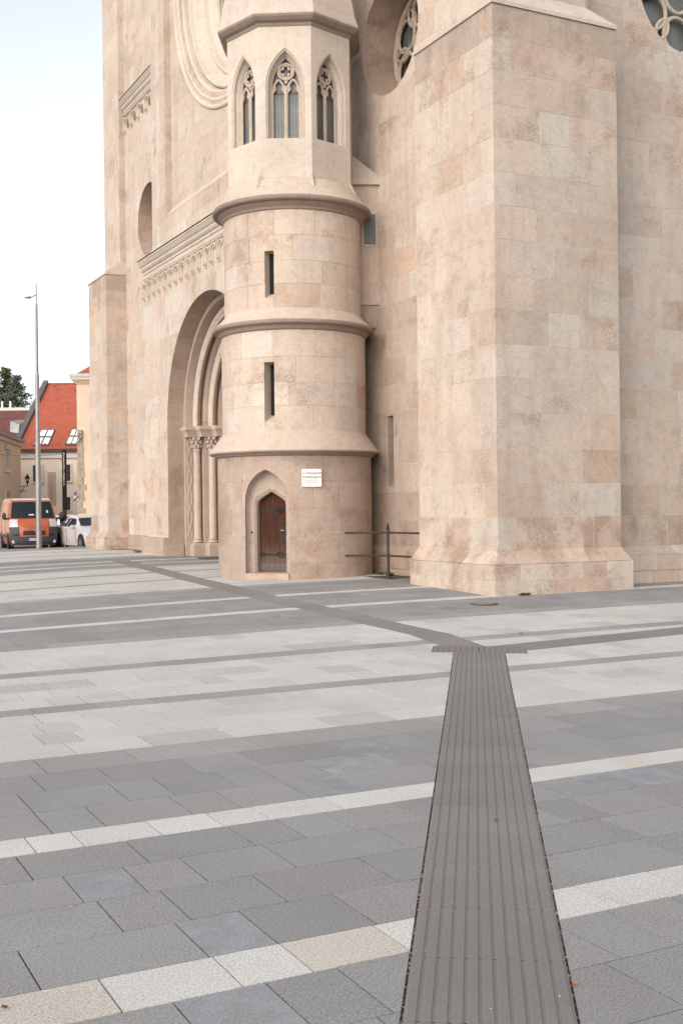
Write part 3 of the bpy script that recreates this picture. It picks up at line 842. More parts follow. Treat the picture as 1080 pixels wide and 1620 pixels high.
def ring(prof, lip, n=96, col=TCOL):
    mb = MB(); mb.lathe(prof[:lip+1], TC, n); o = mb.build('string_course', TRIM, church, col)
    mb = MB(); mb.lathe(prof[lip:], TC, n); mb.build('drip_moulding', TRIM, o, (.27, .215, .18, 1)); return o  # lip and underside coloured darker: staining plus painted-in shade
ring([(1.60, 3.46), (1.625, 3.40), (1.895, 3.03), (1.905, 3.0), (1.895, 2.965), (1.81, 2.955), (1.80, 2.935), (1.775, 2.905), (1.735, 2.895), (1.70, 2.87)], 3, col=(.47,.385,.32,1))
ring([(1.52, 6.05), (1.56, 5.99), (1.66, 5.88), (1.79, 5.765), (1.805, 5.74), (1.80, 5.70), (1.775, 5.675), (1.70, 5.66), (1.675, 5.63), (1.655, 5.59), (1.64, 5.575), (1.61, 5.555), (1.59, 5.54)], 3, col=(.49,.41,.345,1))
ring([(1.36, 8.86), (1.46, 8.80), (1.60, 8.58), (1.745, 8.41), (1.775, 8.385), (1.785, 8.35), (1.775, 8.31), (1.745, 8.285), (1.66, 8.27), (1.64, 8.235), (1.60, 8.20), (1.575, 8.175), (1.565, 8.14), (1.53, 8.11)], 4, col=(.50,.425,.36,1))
# slit backs
for f_, z0, z1 in ((sf1, 3.7, 4.9), (sf2, 6.3, 7.3)):
    mb = MB(); mb.hexa([f_(-.1, z0, 1.24), f_(.1, z0, 1.24), f_(.1, z0, 1.29), f_(-.1, z0, 1.29)], [f_(-.1, z1, 1.24), f_(.1, z1, 1.24), f_(.1, z1, 1.29), f_(-.1, z1, 1.29)])
    mb.build('slit_window', DARK, church)
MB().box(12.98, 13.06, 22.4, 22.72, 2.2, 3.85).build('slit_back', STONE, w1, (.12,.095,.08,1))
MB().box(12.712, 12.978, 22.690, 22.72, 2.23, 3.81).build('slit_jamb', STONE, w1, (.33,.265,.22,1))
MB().hexa([(12.712,22.43,2.2),(12.978,22.43,2.2),(12.978,22.689,2.2),(12.712,22.689,2.2)], [(12.712,22.43,2.235),(12.978,22.43,2.45),(12.978,22.689,2.45),(12.712,22.689,2.235)]).build('slit_sill', STONE, w1, (.38,.31,.26,1))
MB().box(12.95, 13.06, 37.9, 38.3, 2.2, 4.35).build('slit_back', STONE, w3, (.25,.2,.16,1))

# door: stone surround, planked leaf, strap hinges, lock plate
door_in = [(-.335, .42), (-.335, 1.88), (-.31, 1.95), (-.16, 2.05), (0, 2.14), (.16, 2.05), (.31, 1.95), (.335, 1.88), (.335, .42)]
sur = MB()
n_o = len(door_out)
def resample(poly, n):
    ds = [0]
    for a, b in zip(poly[:-1], poly[1:]): ds.append(ds[-1] + math.hypot(b[0]-a[0], b[1]-a[1]))
    return [(interp(ds[-1]*i/(n-1), ds, [p[0] for p in poly]), interp(ds[-1]*i/(n-1), ds, [p[1] for p in poly])) for i in range(n)]
def strip(mb, la, lb, smooth=False):
    n = len(la); mb.add(list(la)+list(lb), [(i, i+1, n+i+1, n+i) for i in range(n-1)], smooth)
big = resample(pointed(.505, 1.92, 2.605, .28), 41); mid_ = resample([(p[0]*1.12, p[1]+(.07 if p[1] > .5 else 0)) for p in door_in], 41); inn = resample(door_in, 41)
strip(sur, [dfn(p[0], p[1], 1.45) for p in big], [dfn(p[0], p[1], 1.45) for p in mid_])
strip(sur, [dfn(p[0], p[1], 1.45) for p in mid_], [dfn(p[0], p[1], 1.40) for p in inn])
strip(sur, [dfn(p[0], p[1], 1.40) for p in inn], [dfn(p[0], p[1], 1.15) for p in inn])
sur.build('door_surround', TRIM, church, (.40, .325, .27, 1))
st = MB(); st.hexa([dfn(-.5,.1,1.25), dfn(.5,.1,1.25), dfn(.5,.1,1.70), dfn(-.5,.1,1.70)], [dfn(-.5,.42,1.25), dfn(.5,.42,1.25), dfn(.5,.405,1.70), dfn(-.5,.405,1.70)])
st.build('door_sill', TRIM, church, (.42, .32, .26, 1))
def wood_material():
    m, t, b = mat('old_stained_oak')
    g = N(t, 'ShaderNodeNewGeometry'); P = g.outputs['Position']
    mp = N(t, 'ShaderNodeMapping'); mp.inputs['Scale'].default_value = (60, 60, 2.2); L(t, P, mp.inputs['Vector'])
    n = N(t, 'ShaderNodeTexNoise', Scale=1.0, Detail=6.0, Roughness=.65); L(t, mp.outputs[0], n.inputs['Vector'])
    r = ramp(t, n.outputs['Fac'], [(.3, (.018, .006, .003)), (.55, (.055, .017, .008)), (.75, (.135, .044, .017))])
    sz = N(t, 'ShaderNodeSeparateXYZ'); L(t, P, sz.inputs[0])
    n2 = N(t, 'ShaderNodeTexNoise', Scale=5.0, Detail=5.0); L(t, mp.outputs[0], n2.inputs['Vector'])
    ad = N(t, 'ShaderNodeMath', operation='MULTIPLY_ADD'); L(t, n2.outputs['Fac'], ad.inputs[0]); ad.inputs[1].default_value = .55; L(t, sz.outputs[2], ad.inputs[2])
    mr = N(t, 'ShaderNodeMapRange'); L(t, ad.outputs[0], mr.inputs[0]); mr.inputs[1].default_value = 1.35; mr.inputs[2].default_value = .75
    c = mixc(t, mr.outputs[0], r.outputs[0], (.12, .085, .07))          # bleached, splashed foot of the door
    L(t, c, b.inputs['Base Color']); b.inputs['Roughness'].default_value = .7; b.inputs['Specular IOR Level'].default_value = .2
    bp = N(t, 'ShaderNodeBump', Strength=.4, Distance=.004); L(t, n.outputs['Fac'], bp.inputs['Height']); L(t, bp.outputs[0], b.inputs['Normal'])
    return m
WOOD = wood_material(); BLACKIRON = plain('black_iron', (.018, .016, .015), .55, .4, noise=.3, scale=30)
door = empty('door', dfn(0, .42, 1.2)); door.parent = church; door.matrix_parent_inverse = PW(church).inverted()
door['label'] = 'small brown plank door with black strap hinges'
xs = [-.335, -.215, -.095, .02, .13, .24, .335]
def headz(x): return interp(abs(x), [0, .16, .31, .335], [2.135, 2.045, 1.945, 1.875])
for x0, x1 in zip(xs[:-1], xs[1:]):
    mb = MB(); y = 1.262 + rng.uniform(-.002, .002)
    a, b = x0+.002, x1-.002
    mid = 0 if a < 0 < b else (a+b)/2
    mb.extr([(a, .44), (b, .44), (b, headz(b)), (mid, headz(mid)), (a, headz(a))], dfn, y-.03, y); mb.build('plank', WOOD, door)
MB().extr([(-.333, .44), (.333, .44), (.333, .60), (-.333, .60)], dfn, 1.262, 1.285).build('kick_board', plain('grey_weathered_wood', (.12,.09,.078), .8, noise=.3, scale=20), door)
for z in (1.74, .79):
    mb = MB()
    mb.extr([(-.33, z-.025), (.10, z-.016), (.10, z+.016), (-.33, z+.025)], dfn, 1.262, 1.276)
    mb.extr([(-.33, z), (-.27, z-.06), (-.19, z), (-.27, z+.06)], dfn, 1.262, 1.278)
    for s_ in (-1, 1):
        mb.tube([dfn(.06+.16*t, z+s_*(.012+.045*math.sin(t*2.6)), 1.272) for t in (0, .25, .5, .75, 1)], .010, 6)
    mb.tube([dfn(x, z, 1.272) for x in (.08, .25, .32)], .011, 6)
    mb.build('strap_hinge', BLACKIRON, door)
mb = MB(); mb.extr([(.195, 1.02), (.325, 1.02), (.325, 1.40), (.195, 1.40)], dfn, 1.262, 1.274)
mb.build('lock_plate', BLACKIRON, door)
mb = MB(); mb.tube([dfn(.25, 1.30, 1.27), dfn(.25, 1.30, 1.33), dfn(.20, 1.31, 1.335), dfn(.17, 1.305, 1.33)], .011, 8); mb.build('door_handle', plain('worn_steel', (.3,.29,.28), .35, .9), door)
mb = MB()
for dx, dz in ((0, .035), (0, -.035), (.033, 0), (-.033, 0)):
    mb.extr([(.025+dx+.038*math.cos(2*math.pi*i/14), 1.60+dz+.038*math.sin(2*math.pi*i/14)) for i in range(14)], dfn, 1.262, 1.2665+dz*.01+dx*.012)
mb.build('peephole', DARK, door)
MB().ball(dfn(-.43, 1.27, 1.46), .022, 10, 6).build('bell_push', BLACKIRON, church)

# museum plate screwed to the turret
PA = R(-13.0); pn = Vector((math.sin(PA), -math.cos(PA), 0)); pt = Vector((math.cos(PA), math.sin(PA), 0))
def pfn(a, z, d): return dc + pt*a + pn*d + Vector((0, 0, z))
plate = empty('museum_sign', pfn(0, 2.22, 1.76), 0, 'white square enamel museum sign on the turret, right of the plank door', 'sign')
MB().extr([(-.215, 2.225), (.215, 2.225), (.215, 2.60), (-.215, 2.60)], pfn, 1.735, 1.748).build('panel', plain('white_enamel', (.72,.72,.70), .35, noise=.03), plate)
def text(name, s, size, mtl, parent, org, ux, uz, extr=.0008, align='CENTER', shear=0):
    cu = bpy.data.curves.new(name, 'FONT'); cu.body = s; cu.size = size; cu.align_x = align; cu.extrude = extr; cu.shear = shear
    tmp = bpy.data.objects.new(name, cu); COL.objects.link(tmp)
    ux = Vector(ux).normalized(); uz = Vector(uz).normalized(); n = ux.cross(uz)
    M = Matrix((ux, uz, n)).transposed().to_4x4(); M.translation = Vector(org)
    bpy.context.view_layer.update()
    me = bpy.data.meshes.new_from_object(tmp.evaluated_get(bpy.context.evaluated_depsgraph_get()))
    bpy.data.objects.remove(tmp)
    me.transform(M); me.materials.clear(); me.materials.append(mtl)
    return obj(name, me, parent)
INK = plain('black_ink', (.03,.03,.03), .6, noise=.02); INKR = plain('dark_red_ink', (.24,.02,.035), .6, noise=.02); INKG = plain('grey_ink', (.30,.28,.28), .6, noise=.02)
text('lettering', 'wn.', .088, INKG, plate, pfn(-.135, 2.488, 1.7495), pt, (0,0,1))
text('lettering', 'museum', .092, INKR, plate, pfn(.062, 2.488, 1.7495), pt, (0,0,1), .0014)
text('lettering', 'TURMMUSEUM', .062, INK, plate, pfn(0, 2.405, 1.7495), pt, (0,0,1), .0014)
mb = MB()
for k, w in enumerate((.17, .125, .12, .065)):
    z = 2.362 - k*.028; x = -w
    while x < w:
        l_ = rng.uniform(.012, .035); mb.extr([(x, z), (min(w, x+l_), z), (min(w, x+l_), z+.010), (x, z+.010)], pfn, 1.748, 1.7488); x += l_+.008
mb.build('small_print', INKG, plate)
mb = MB()
for sx in (-.195, .195):
    for z in (2.245, 2.58): mb.ball(pfn(sx, z, 1.748), .008, 8, 4)
mb.build('screws', BLACKIRON, plate)

# ---- octagonal lantern stage with traceried windows
OA = R(-29.5); RI = 1.345
def octo(r_, k): return pol(OA + R(22.5) + k*R(45), r_/math.cos(R(22.5)), 0)
lan = MB(); lan.prism([(octo(RI, k).x, octo(RI, k).y) for k in range(8)], 8.45, 12.2)
lantern = lan.build('turret_lantern', TRIM, church)
lc = []
faces_ = [-2, -1, 0, 1, 2]
wins = []
for k in faces_:
    a = OA + k*R(45)
    n_ = Vector((math.sin(a), -math.cos(a), 0)); t_ = Vector((math.cos(a), math.sin(a), 0))
    f_ = (lambda n_, t_: lambda x, z, d: dc + t_*x + n_*d + Vector((0, 0, z)))(n_, t_)
    po = pointed(.425, 10.80, 11.63, 9.68); pi_ = pointed(.335, 10.78, 11.50, 9.74)
    mb = MB(); n = len(po)
    vs_ = [f_(p[0]*1.0, p[1], RI+.02) for p in po] + [f_(p[0], p[1], RI-.16) for p in pi_] + [f_(p[0], p[1], RI-.36) for p in pi_]
    fs_ = [tuple(range(n))] + [(i+1 if i+1 < n else 0, i, n+i, n+(i+1) % n) for i in range(n)] + [(n+(i+1) % n, n+i, 2*n+i, 2*n+(i+1) % n) for i in range(n)] + [tuple(reversed(range(2*n, 3*n)))]
    mb.add(vs_, fs_); c_ = cutter(mb, (0,0,0), (0,0,0)); lc.append(c_[0]); wins.append(f_)
core_cuts.append((lantern, lc))
def arc_pts(f_, outline, d): return [f_(p[0], p[1], d) for p in outline]
for f_ in wins:
    e = empty('lancet_window', f_(0, 9.7, RI)); e.parent = church; e.matrix_parent_inverse = PW(church).inverted()
    d = RI - .20
    mb = MB()
    mb.tube(arc_pts(f_, pointed(.325, 10.78, 11.49, 9.72, 14), d), .034, 6)
    mb.tube(arc_pts(f_, pointed(.395, 10.80, 11.585, 9.70, 14), RI-.05), .032, 6)
    mb.tube([f_(0, 9.72, d), f_(0, 10.86, d)], .040, 8)
    for s_ in (-1, 1):
        lp = [(s_*.155+p[0], p[1]) for p in pointed(.135, 10.72, 11.0, 9.72, 8)]
        mb.tube(arc_pts(f_, lp, d), .026, 6)
        for q in (-1, 1):                                   # cusps of the lancet heads
            mb.tube([f_(s_*.155+q*.125, 10.72, d), f_(s_*.155+q*.075, 10.79, d), f_(s_*.155+q*.085, 10.87, d)], [.02, .028, .016], 6)
    for j in range(4):                                      # quatrefoil
        a = math.pi/2*j
        cx, cz = .062*math.cos(a), 11.17+.062*math.sin(a)
        mb.tube([f_(cx+.066*math.cos(a+R(-115)+R(230)*i/8), cz+.066*math.sin(a+R(-115)+R(230)*i/8), d) for i in range(9)], .02, 6)
    mb.tube([f_(.165*math.cos(2*math.pi*i/24), 11.17+.165*math.sin(2*math.pi*i/24), d) for i in range(24)], .030, 6, True)
    # web that closes the spandrels
    mb.extr([(-.02, 10.92), (.02, 10.92), (.05, 11.0), (-.05, 11.0)], f_, d-.02, d+.01)
    mb.build('tracery', TRIM, e, TCOL)
    mb = MB(); mb.extr(pointed(.33, 10.78, 11.5, 9.72), f_, RI-.30, RI-.27); mb.build('window_glass', GLASS, e)
    mb = MB(); mb.extr([(-.30, 10.72), (.30, 10.72), (.30, 10.742), (-.30, 10.742)], f_, RI-.268, RI-.25); mb.build('glazing_bar', WOODRED, e)
# eaves moulding and stone spire
oct_ring = lambda r_, z: [Vector((octo(r_, k).x, octo(r_, k).y, z)) for k in range(8)]
def oct_loft(prof, name, col):
    mb = MB()
    for (r0, z0), (r1, z1) in zip(prof[:-1], prof[1:]):
        mb.add(oct_ring(r0, z0) + oct_ring(r1, z1), [(i, (i+1) % 8, 8+(i+1) % 8, 8+i) for i in range(8)])
    if prof[-1][0] < .1: mb.add(oct_ring(*prof[-1]), [tuple(range(8))])
    return mb.build(name, TRIM, church, col)
oct_loft([(1.34, 12.06), (1.37, 12.10), (1.38, 12.14), (1.46, 12.17), (1.53, 12.23), (1.545, 12.27), (1.541, 12.275)], 'turret_eaves', (.29, .235, .20, 1))  # dark eaves colour holds both stain and the shade beneath
oct_loft([(1.549, 12.268), (1.552, 12.30), (1.48, 12.52), (1.34, 13.3), (.06, 21.5)], 'turret_spire', (.50, .435, .375, 1))
for k in range(8):                                         # little broaches where the octagon leaves the drum
    a, b = octo(RI, k), octo(RI, k)
    d = Vector((a.x-TC[0], a.y-TC[1], 0)).normalized(); s_ = Vector((-d.y, d.x, 0))
    base = Vector((a.x, a.y, 0))
    mb = MB(); mb.add([base+s_*.22-d*.02+Vector((0,0,8.60)), base-s_*.22-d*.02+Vector((0,0,8.60)), base+d*.14+Vector((0,0,8.62)), base-d*.03+Vector((0,0,8.98))], [(0,2,3),(2,1,3),(0,1,2),(0,3,1)])
    mb.build('broach', TRIM, church, TCOL)

# link between turret and wall: corbelled bay with its own small window and hipped cap
lk = [(12.76, 22.94), (11.95, 23.28), (11.95, 24.3), (12.76, 24.3)]
mb = MB(); mb.prism([(p[0]-.0, p[1]) for p in lk], 6.36, 9.06)
link = mb.build('turret_link', STONE, church, (.43, .36, .305, 1))
mb = MB(); mb.add([(12.72,23.15,5.86),(12.1,23.55,5.86),(12.1,24.2,5.86),(12.72,24.2,5.86),(12.75,22.99,6.358),(11.99,23.31,6.358),(11.99,24.2,6.358),(12.75,24.2,6.358)], [(0,3,2,1),(4,5,6,7),(0,1,5,4),(1,2,6,5),(2,3,7,6),(3,0,4,7)])
mb.build('corbel', STONE, church, (.42, .345, .285, 1))
mb = MB(); capb = [(12.8, 22.84), (11.86, 23.22), (11.86, 24.35), (12.8, 24.35)]
mb.prism(capb, 9.062, 9.14); mb.add([(p[0], p[1], 9.1405) for p in capb] + [(12.35, 23.7, 9.95), (12.1, 24.1, 9.98)], [(0,1,4),(1,2,5,4),(2,3,5),(3,0,4,5)])
mb.build('link_cap', TRIM, church, (.45, .38, .325, 1))
ln = Vector((-(23.28-22.94), -(12.76-11.95), 0)).normalized(); lt = Vector((12.76-11.95, 22.94-23.28, 0)).normalized()
l0 = Vector((11.95, 23.28, 0))
lfn = lambda a, z, d: l0 + lt*a + ln*d + Vector((0, 0, z))
lw = empty('turret_link_window', lfn(.7, 7.75, 0)); lw.parent = church; lw.matrix_parent_inverse = PW(church).inverted()
x0, x1, z0, z1 = .46, .73, 7.72, 8.40
mb = MB()
for a, b, c_, d_ in ((x0-.05, x0, z0-.02, z1+.09), (x1, x1+.05, z0-.02, z1+.09), (x0, x1, z1, z1+.09), (x0, x1, z0-.05, z0)):
    mb.extr([(a, c_), (b, c_), (b, d_), (a, d_)], lfn, -.02, .022)
mb.build('window_frame', TRIM, lw, (.43,.36,.305,1))
MB().extr([(x0, z0), (x1, z0), (x1, z1), (x0, z1)], lfn, -.01, .004).build('window_glass', plain('dull_glass', (.15,.155,.15), .6, noise=.12, scale=3, spec=.1), lw)

# ---- portal block and recessed portal
UB = 11.62; ZS = 4.52
def arch_outline(r_, z0=-.2, n=40):
    return [(VC+r_, z0)] + [(VC + r_*math.cos(math.pi*i/n), ZS + r_*math.sin(math.pi*i/n)) for i in range(n+1)] + [(VC-r_, z0)]
mb = MB(); mb.extr(arch_outline(3.5), lambda a, b, d: (d, a, b), 11.0, 15.0)
pcut = cutter(mb, (11.0, VC-3.5, -.2), (15.0, VC+3.5, ZS+3.5))
V0, V1 = 25.6, 37.06
mb = MB()
pz = [(UB+.0035, -.1), (14.3, -.1), (14.3, 10.08), (UB-.0, 9.93)]
mb.extr(pz, lambda a, b, d: (a, d, b), V0, V1)
portal = mb.build('portal_block', MORTAR, church)
core_cuts.append((portal, [pcut[0]]))
face_u(portal, UB, V0+.05, V1, courses(.95, 8.45, .6), 'pale', .6, 1.15, (pcut,))
face_u(portal, UB-.0, V0+.05, V1, [(8.45, 9.1)], 'pale', .7, 1.3)
face_u(portal, UB-.02, V0+.05, V1, [(9.1, 9.5)], 'pale', .7, 1.3)
for za, zb in ((-.1, .42), (.42, .90)):
    block_box(portal, (UB-.16, 34.85, za+JT), (UB+.12, 36.1, zb-JT), 'brown'); block_box(portal, (UB-.16, 36.1+JT*2, za+JT), (UB+.12, 37.2, zb-JT), 'brown')
MB().hexa([(UB-.2, V0, 9.93), (12.42, V0, 9.93), (12.42, V1+.06, 9.93), (UB-.2, V1+.06, 9.93)], [(UB-.19, V0, 9.96), (12.42, V0, 10.12), (12.42, V1+.06, 10.12), (UB-.19, V1+.06, 9.96)]).build('portal_roof_slope', STONE, church, (.48, .41, .35, .6))
bay = wall_core('bay_base', 12.3035, 12.9, 25.8, 36.81, 9.9, 11.46)
face_u(bay, 12.3, 25.8, 36.81, courses(10.0, 11.47, .5), 'pale', .6, 1.2)
MB().hexa([(12.3, 25.8, 11.472), (12.9, 25.8, 11.472), (12.9, 36.81, 11.472), (12.3, 36.81, 11.472)], [(12.3, 25.8, 11.48), (12.54, 25.8, 11.80), (12.54, 36.81, 11.80), (12.3, 36.81, 11.48)]).build('bay_sill', TRIM, church, (.50, .43, .37, .6))
# cornice, dentils, corbel table
def cornice(u, v0, v1, ztop, name='cornice', col=(.51,.44,.375,1)):
    pr = [(0, -.42), (-.035, -.40), (-.04, -.33), (-.08, -.30), (-.115, -.25), (-.12, -.18), (-.15, -.16), (-.19, -.10), (-.215, -.05), (-.23, -.045), (-.23, 0), (.02, .02), (.02, -.42)]
    mb = MB(); mb.extr([(u+a, ztop+b) for a, b in pr], lambda a, b, d: (a, d, b), v0, v1)
    return mb.build(name, TRIM, church, col)
cornice(UB, V0, V1+.05, 9.92)
LEAD = plain('lead_flashing', (.045, .043, .042), .5, .3)
MB().box(UB-.24, UB+.1, V0, V1+.06, 9.942, 9.962).build('lead_flashing', LEAD, church)
def dentils(u, v0, v1, z, step=.15, name='dentil_band'):
    mb = MB(); v = v0
    while v < v1-.08: mb.box(u-.05, u+.02, v, v+step*.5, z, z+.075); v += step
    mb.box(u-.052, u+.02, v0, v1, z+.0755, z+.11)
    o = mb.build(name, TRIM, church, (.50,.43,.365,1)); o['kind'] = 'stuff'
dentils(UB-.02, V0, V1, 9.27)
def corbel_arch():
    """one round arch of the corbel table: back at x=0, faces -x, springing from little corbels"""
    mb = MB(); w = .19; n = 12
    ol = lambda r_: [(r_*math.cos(math.pi*i/n), r_*math.sin(math.pi*i/n)) for i in range(n+1)]
    for ra, rb, da, db in ((.26, .215, -.11, -.11), (.215, .205, -.11, -.06), (.205, .155, -.06, -.06), (.155, .15, -.06, .01)):
        A = [(-.0, .22, -.18)]
        a = [(da, .262 if ra == .26 else ra, -.19)] + [(da, p[0], p[1]) for p in ol(ra)] + [(da, -(.262 if ra == .26 else ra), -.19)]
        b = [(db, rb, -.19)] + [(db, p[0], p[1]) for p in ol(rb)] + [(db, -rb, -.19)]
        strip(mb, a, b)
    mb.box(-.13, .01, .145, .27, -.25, -.185); mb.hexa([(-.02,.165,-.36),(.01,.165,-.36),(.01,.25,-.36),(-.02,.25,-.36)], [(-.11,.15,-.2505),(.01,.15,-.2505),(.01,.265,-.2505),(-.11,.265,-.2505)])
    mb.hexa([(-.11,.262,-.18),(.01,.262,-.18),(.01,.27,-.18),(-.11,.27,-.18)], [(-.11,.262,.3),(.01,.262,.3),(.01,.27,.3),(-.11,.27,.3)])
    return mb.mesh('corbel_arch', TRIM, (.51,.44,.375,1))
CA = corbel_arch()
def corbels(u, v_list, z):
    for v in v_list:
        o = bpy.data.objects.new('corbel_arch', CA); COL.objects.link(o); o.parent = church
        o.matrix_parent_inverse = PW(church).inverted(); o.location = (u, v, z); o.scale = (.95, .96, .95)
corbels(UB+.004, [V1-.27-.53*i for i in range(15)], 8.97)
# upper corbel frieze on the far tower
cornice(UW, 38.28, 42.78, 17.2); dentils(UW-.02, 38.28, 42.78, 16.62, .17)
MB().box(UW-.24, UW+.1, 38.28, 42.78, 17.222, 17.245).build('lead_flashing', LEAD, church)
corbels(UW+.004, [42.4-.88*i for i in range(5)], 16.28)

# recessed orders
def sweep(prof, name, z0, z1, full=True, col=TCOL, mtl=None, n=40, sides=(1, -1)):
    """sweep a (radius, depth) profile up the jambs and round the arch"""
    mb = MB()
    def P(r_, u, i):
        if full:
            a = math.pi*i/n; return (u, VC + r_*math.cos(a), ZS + r_*math.sin(a))
        return (u, VC + r_*(1 if i < 2 else -1), z0 if i in (0, 3) else z1)
    idx = range(n+1) if full else (0, 1)
    for (r0, u0), (r1, u1) in zip(prof[:-1], prof[1:]):
        if full:
            a = [P(r0, u0, i) for i in idx]; b = [P(r1, u1, i) for i in idx]; strip(mb, b, a, True)
        else:
            for sd in sides:
                q = [(u0, VC+sd*r0, z0), (u1, VC+sd*r1, z0), (u1, VC+sd*r1, z1), (u0, VC+sd*r0, z1)]
                mb.add(q if sd > 0 else list(reversed(q)), [(0,1,2,3)])
    return mb.build(name, mtl or TRIM, church, col)
def arcp(rc, uc, rad, n=8, a0=-90, a1=180):
    return [(rc + rad*math.sin(R(a0+(a1-a0)*i/n)), uc - rad*math.cos(R(a0+(a1-a0)*i/n))) for i in range(n+1)]
orders = [(3.36, 12.15), (3.36, 12.44)] 
sweep([(3.505, 12.15), (3.36, 12.15), (3.36, 12.45), (3.30, 12.62), (3.0, 12.62), (2.98, 12.68), (2.96, 12.86), (2.90, 13.0), (2.62, 13.0), (2.62, 13.25), (2.3, 13.35), (2.3, 13.5)], 'archivolt', 0, 0, True, (.45, .365, .305, 1))
for r_, u in ((3.17, 12.47), (2.80, 12.84), (2.46, 13.2)):
    mb = MB(); mb.tube([(u, VC + r_, 4.3)] + [(u, VC + r_*math.cos(math.pi*i/48), ZS + r_*math.sin(math.pi*i/48)) for i in range(49)] + [(u, VC - r_, 4.3)], .125, 12)
    mb.tube([(u-.06, VC + r_-.17, 4.3)] + [(u-.06, VC + (r_-.17)*math.cos(math.pi*i/48), ZS + (r_-.17)*math.sin(math.pi*i/48)) for i in range(49)] + [(u-.06, VC - r_+.17, 4.3)], .05, 8)
    mb.build('arch_roll', TRIM, church, (.50, .415, .35, 1))
for sd_ in (1, -1): sweep([(3.505, 12.15), (3.36, 12.15), (3.36, 12.62), (3.0, 12.62), (3.0, 13.0), (2.62, 13.0), (2.62, 13.35), (2.3, 13.35), (2.3, 13.6)], 'portal_jamb', 0, ZS+.01, False, (.44, .355, .295, 1), sides=(sd_,))
# stones lining the outer arch and its jambs
for k in range(20):
    a0 = math.pi*k/20+.002; a1 = math.pi*(k+1)/20-.002
    vs_ = []; f = []; s = []; sg = 4
    for j in range(sg+1):
        a = lerp(a0, a1, j/sg)
        for rr, dd in ((3.497, UB+.004), (3.497, 12.149), (3.55, 12.149), (3.55, UB+.004)): vs_.append((dd, VC+rr*math.cos(a), ZS+rr*math.sin(a)))
    for j in range(sg):
        for e_ in range(4): f.append((j*4+e_, j*4+4+e_, j*4+4+(e_+1) % 4, j*4+(e_+1) % 4)); s.append(e_ == 0)
    f += [(0,1,2,3), (sg*4+3, sg*4+2, sg*4+1, sg*4)]; s += [False]*2
    blocks.append(dict(part=portal, v=vs_, f=f, s=s, c=tone('brown'), cuts=[]))
for sd in (1, -1):
    for za, zb in courses(-.1, ZS, .62):
        y0, y1 = sorted((VC+sd*3.497, VC+sd*3.56))
        block_box(portal, (UB+.004, y0, za+JT), (12.149, y1, zb-JT), 'brown')
for sd in (1, -1):
    y0, y1 = sorted((VC+sd*3.44, VC+sd*3.52)); MB().box(UB-.12, 12.1, y0, y1, -.1, .66).build('jamb_plinth', TRIM, church, (.42,.34,.28,1))
# columns with bases, leaf capitals and the moulded impost
def column(u, v, sd):
    e = empty('column', (u, v, .3)); e.parent = church; e.matrix_parent_inverse = PW(church).inverted()
    mb = MB(); mb.lathe([(.118, .86), (.115, 2.4), (.108, 3.58), (.13, 3.59), (.13, 3.63), (.10, 3.64)], (u, v), 20); mb.build('shaft', TRIM, e, (.49,.40,.335,1))
    mb = MB(); mb.box(u-.19, u+.19, v-.19, v+.19, .2, .67); mb.hexa([(u-.19,v-.19,.6705),(u+.19,v-.19,.6705),(u+.19,v+.19,.6705),(u-.19,v+.19,.6705)], [(u-.15,v-.15,.72),(u+.15,v-.15,.72),(u+.15,v+.15,.72),(u-.15,v+.15,.72)])
    mb.lathe([(.15, .72), (.175, .74), (.18, .765), (.165, .79), (.14, .80), (.135, .83), (.15, .845), (.145, .87), (.11, .88)], (u, v), 20); mb.build('base', TRIM, e, (.44,.35,.29,1))
    mb = MB(); mb.lathe([(.112, 3.63), (.115, 3.72), (.13, 3.85), (.19, 4.02)], (u, v), 16)
    for lvl, (zz, rr, k) in enumerate(((3.74, .135, 8), (3.88, .17, 8), (3.98, .21, 8))):
        for i in range(k):
            a = 2*math.pi*(i+.5*lvl)/k
            mb.ball((u+rr*math.cos(a), v+rr*math.sin(a), zz), .047, 7, 5, (1, 1, 1.25))
            mb.ball((u+(rr+.03)*math.cos(a), v+(rr+.03)*math.sin(a), zz+.045), .026, 6, 4)
    mb.build('capital', TRIM, e, (.45,.36,.30,1))
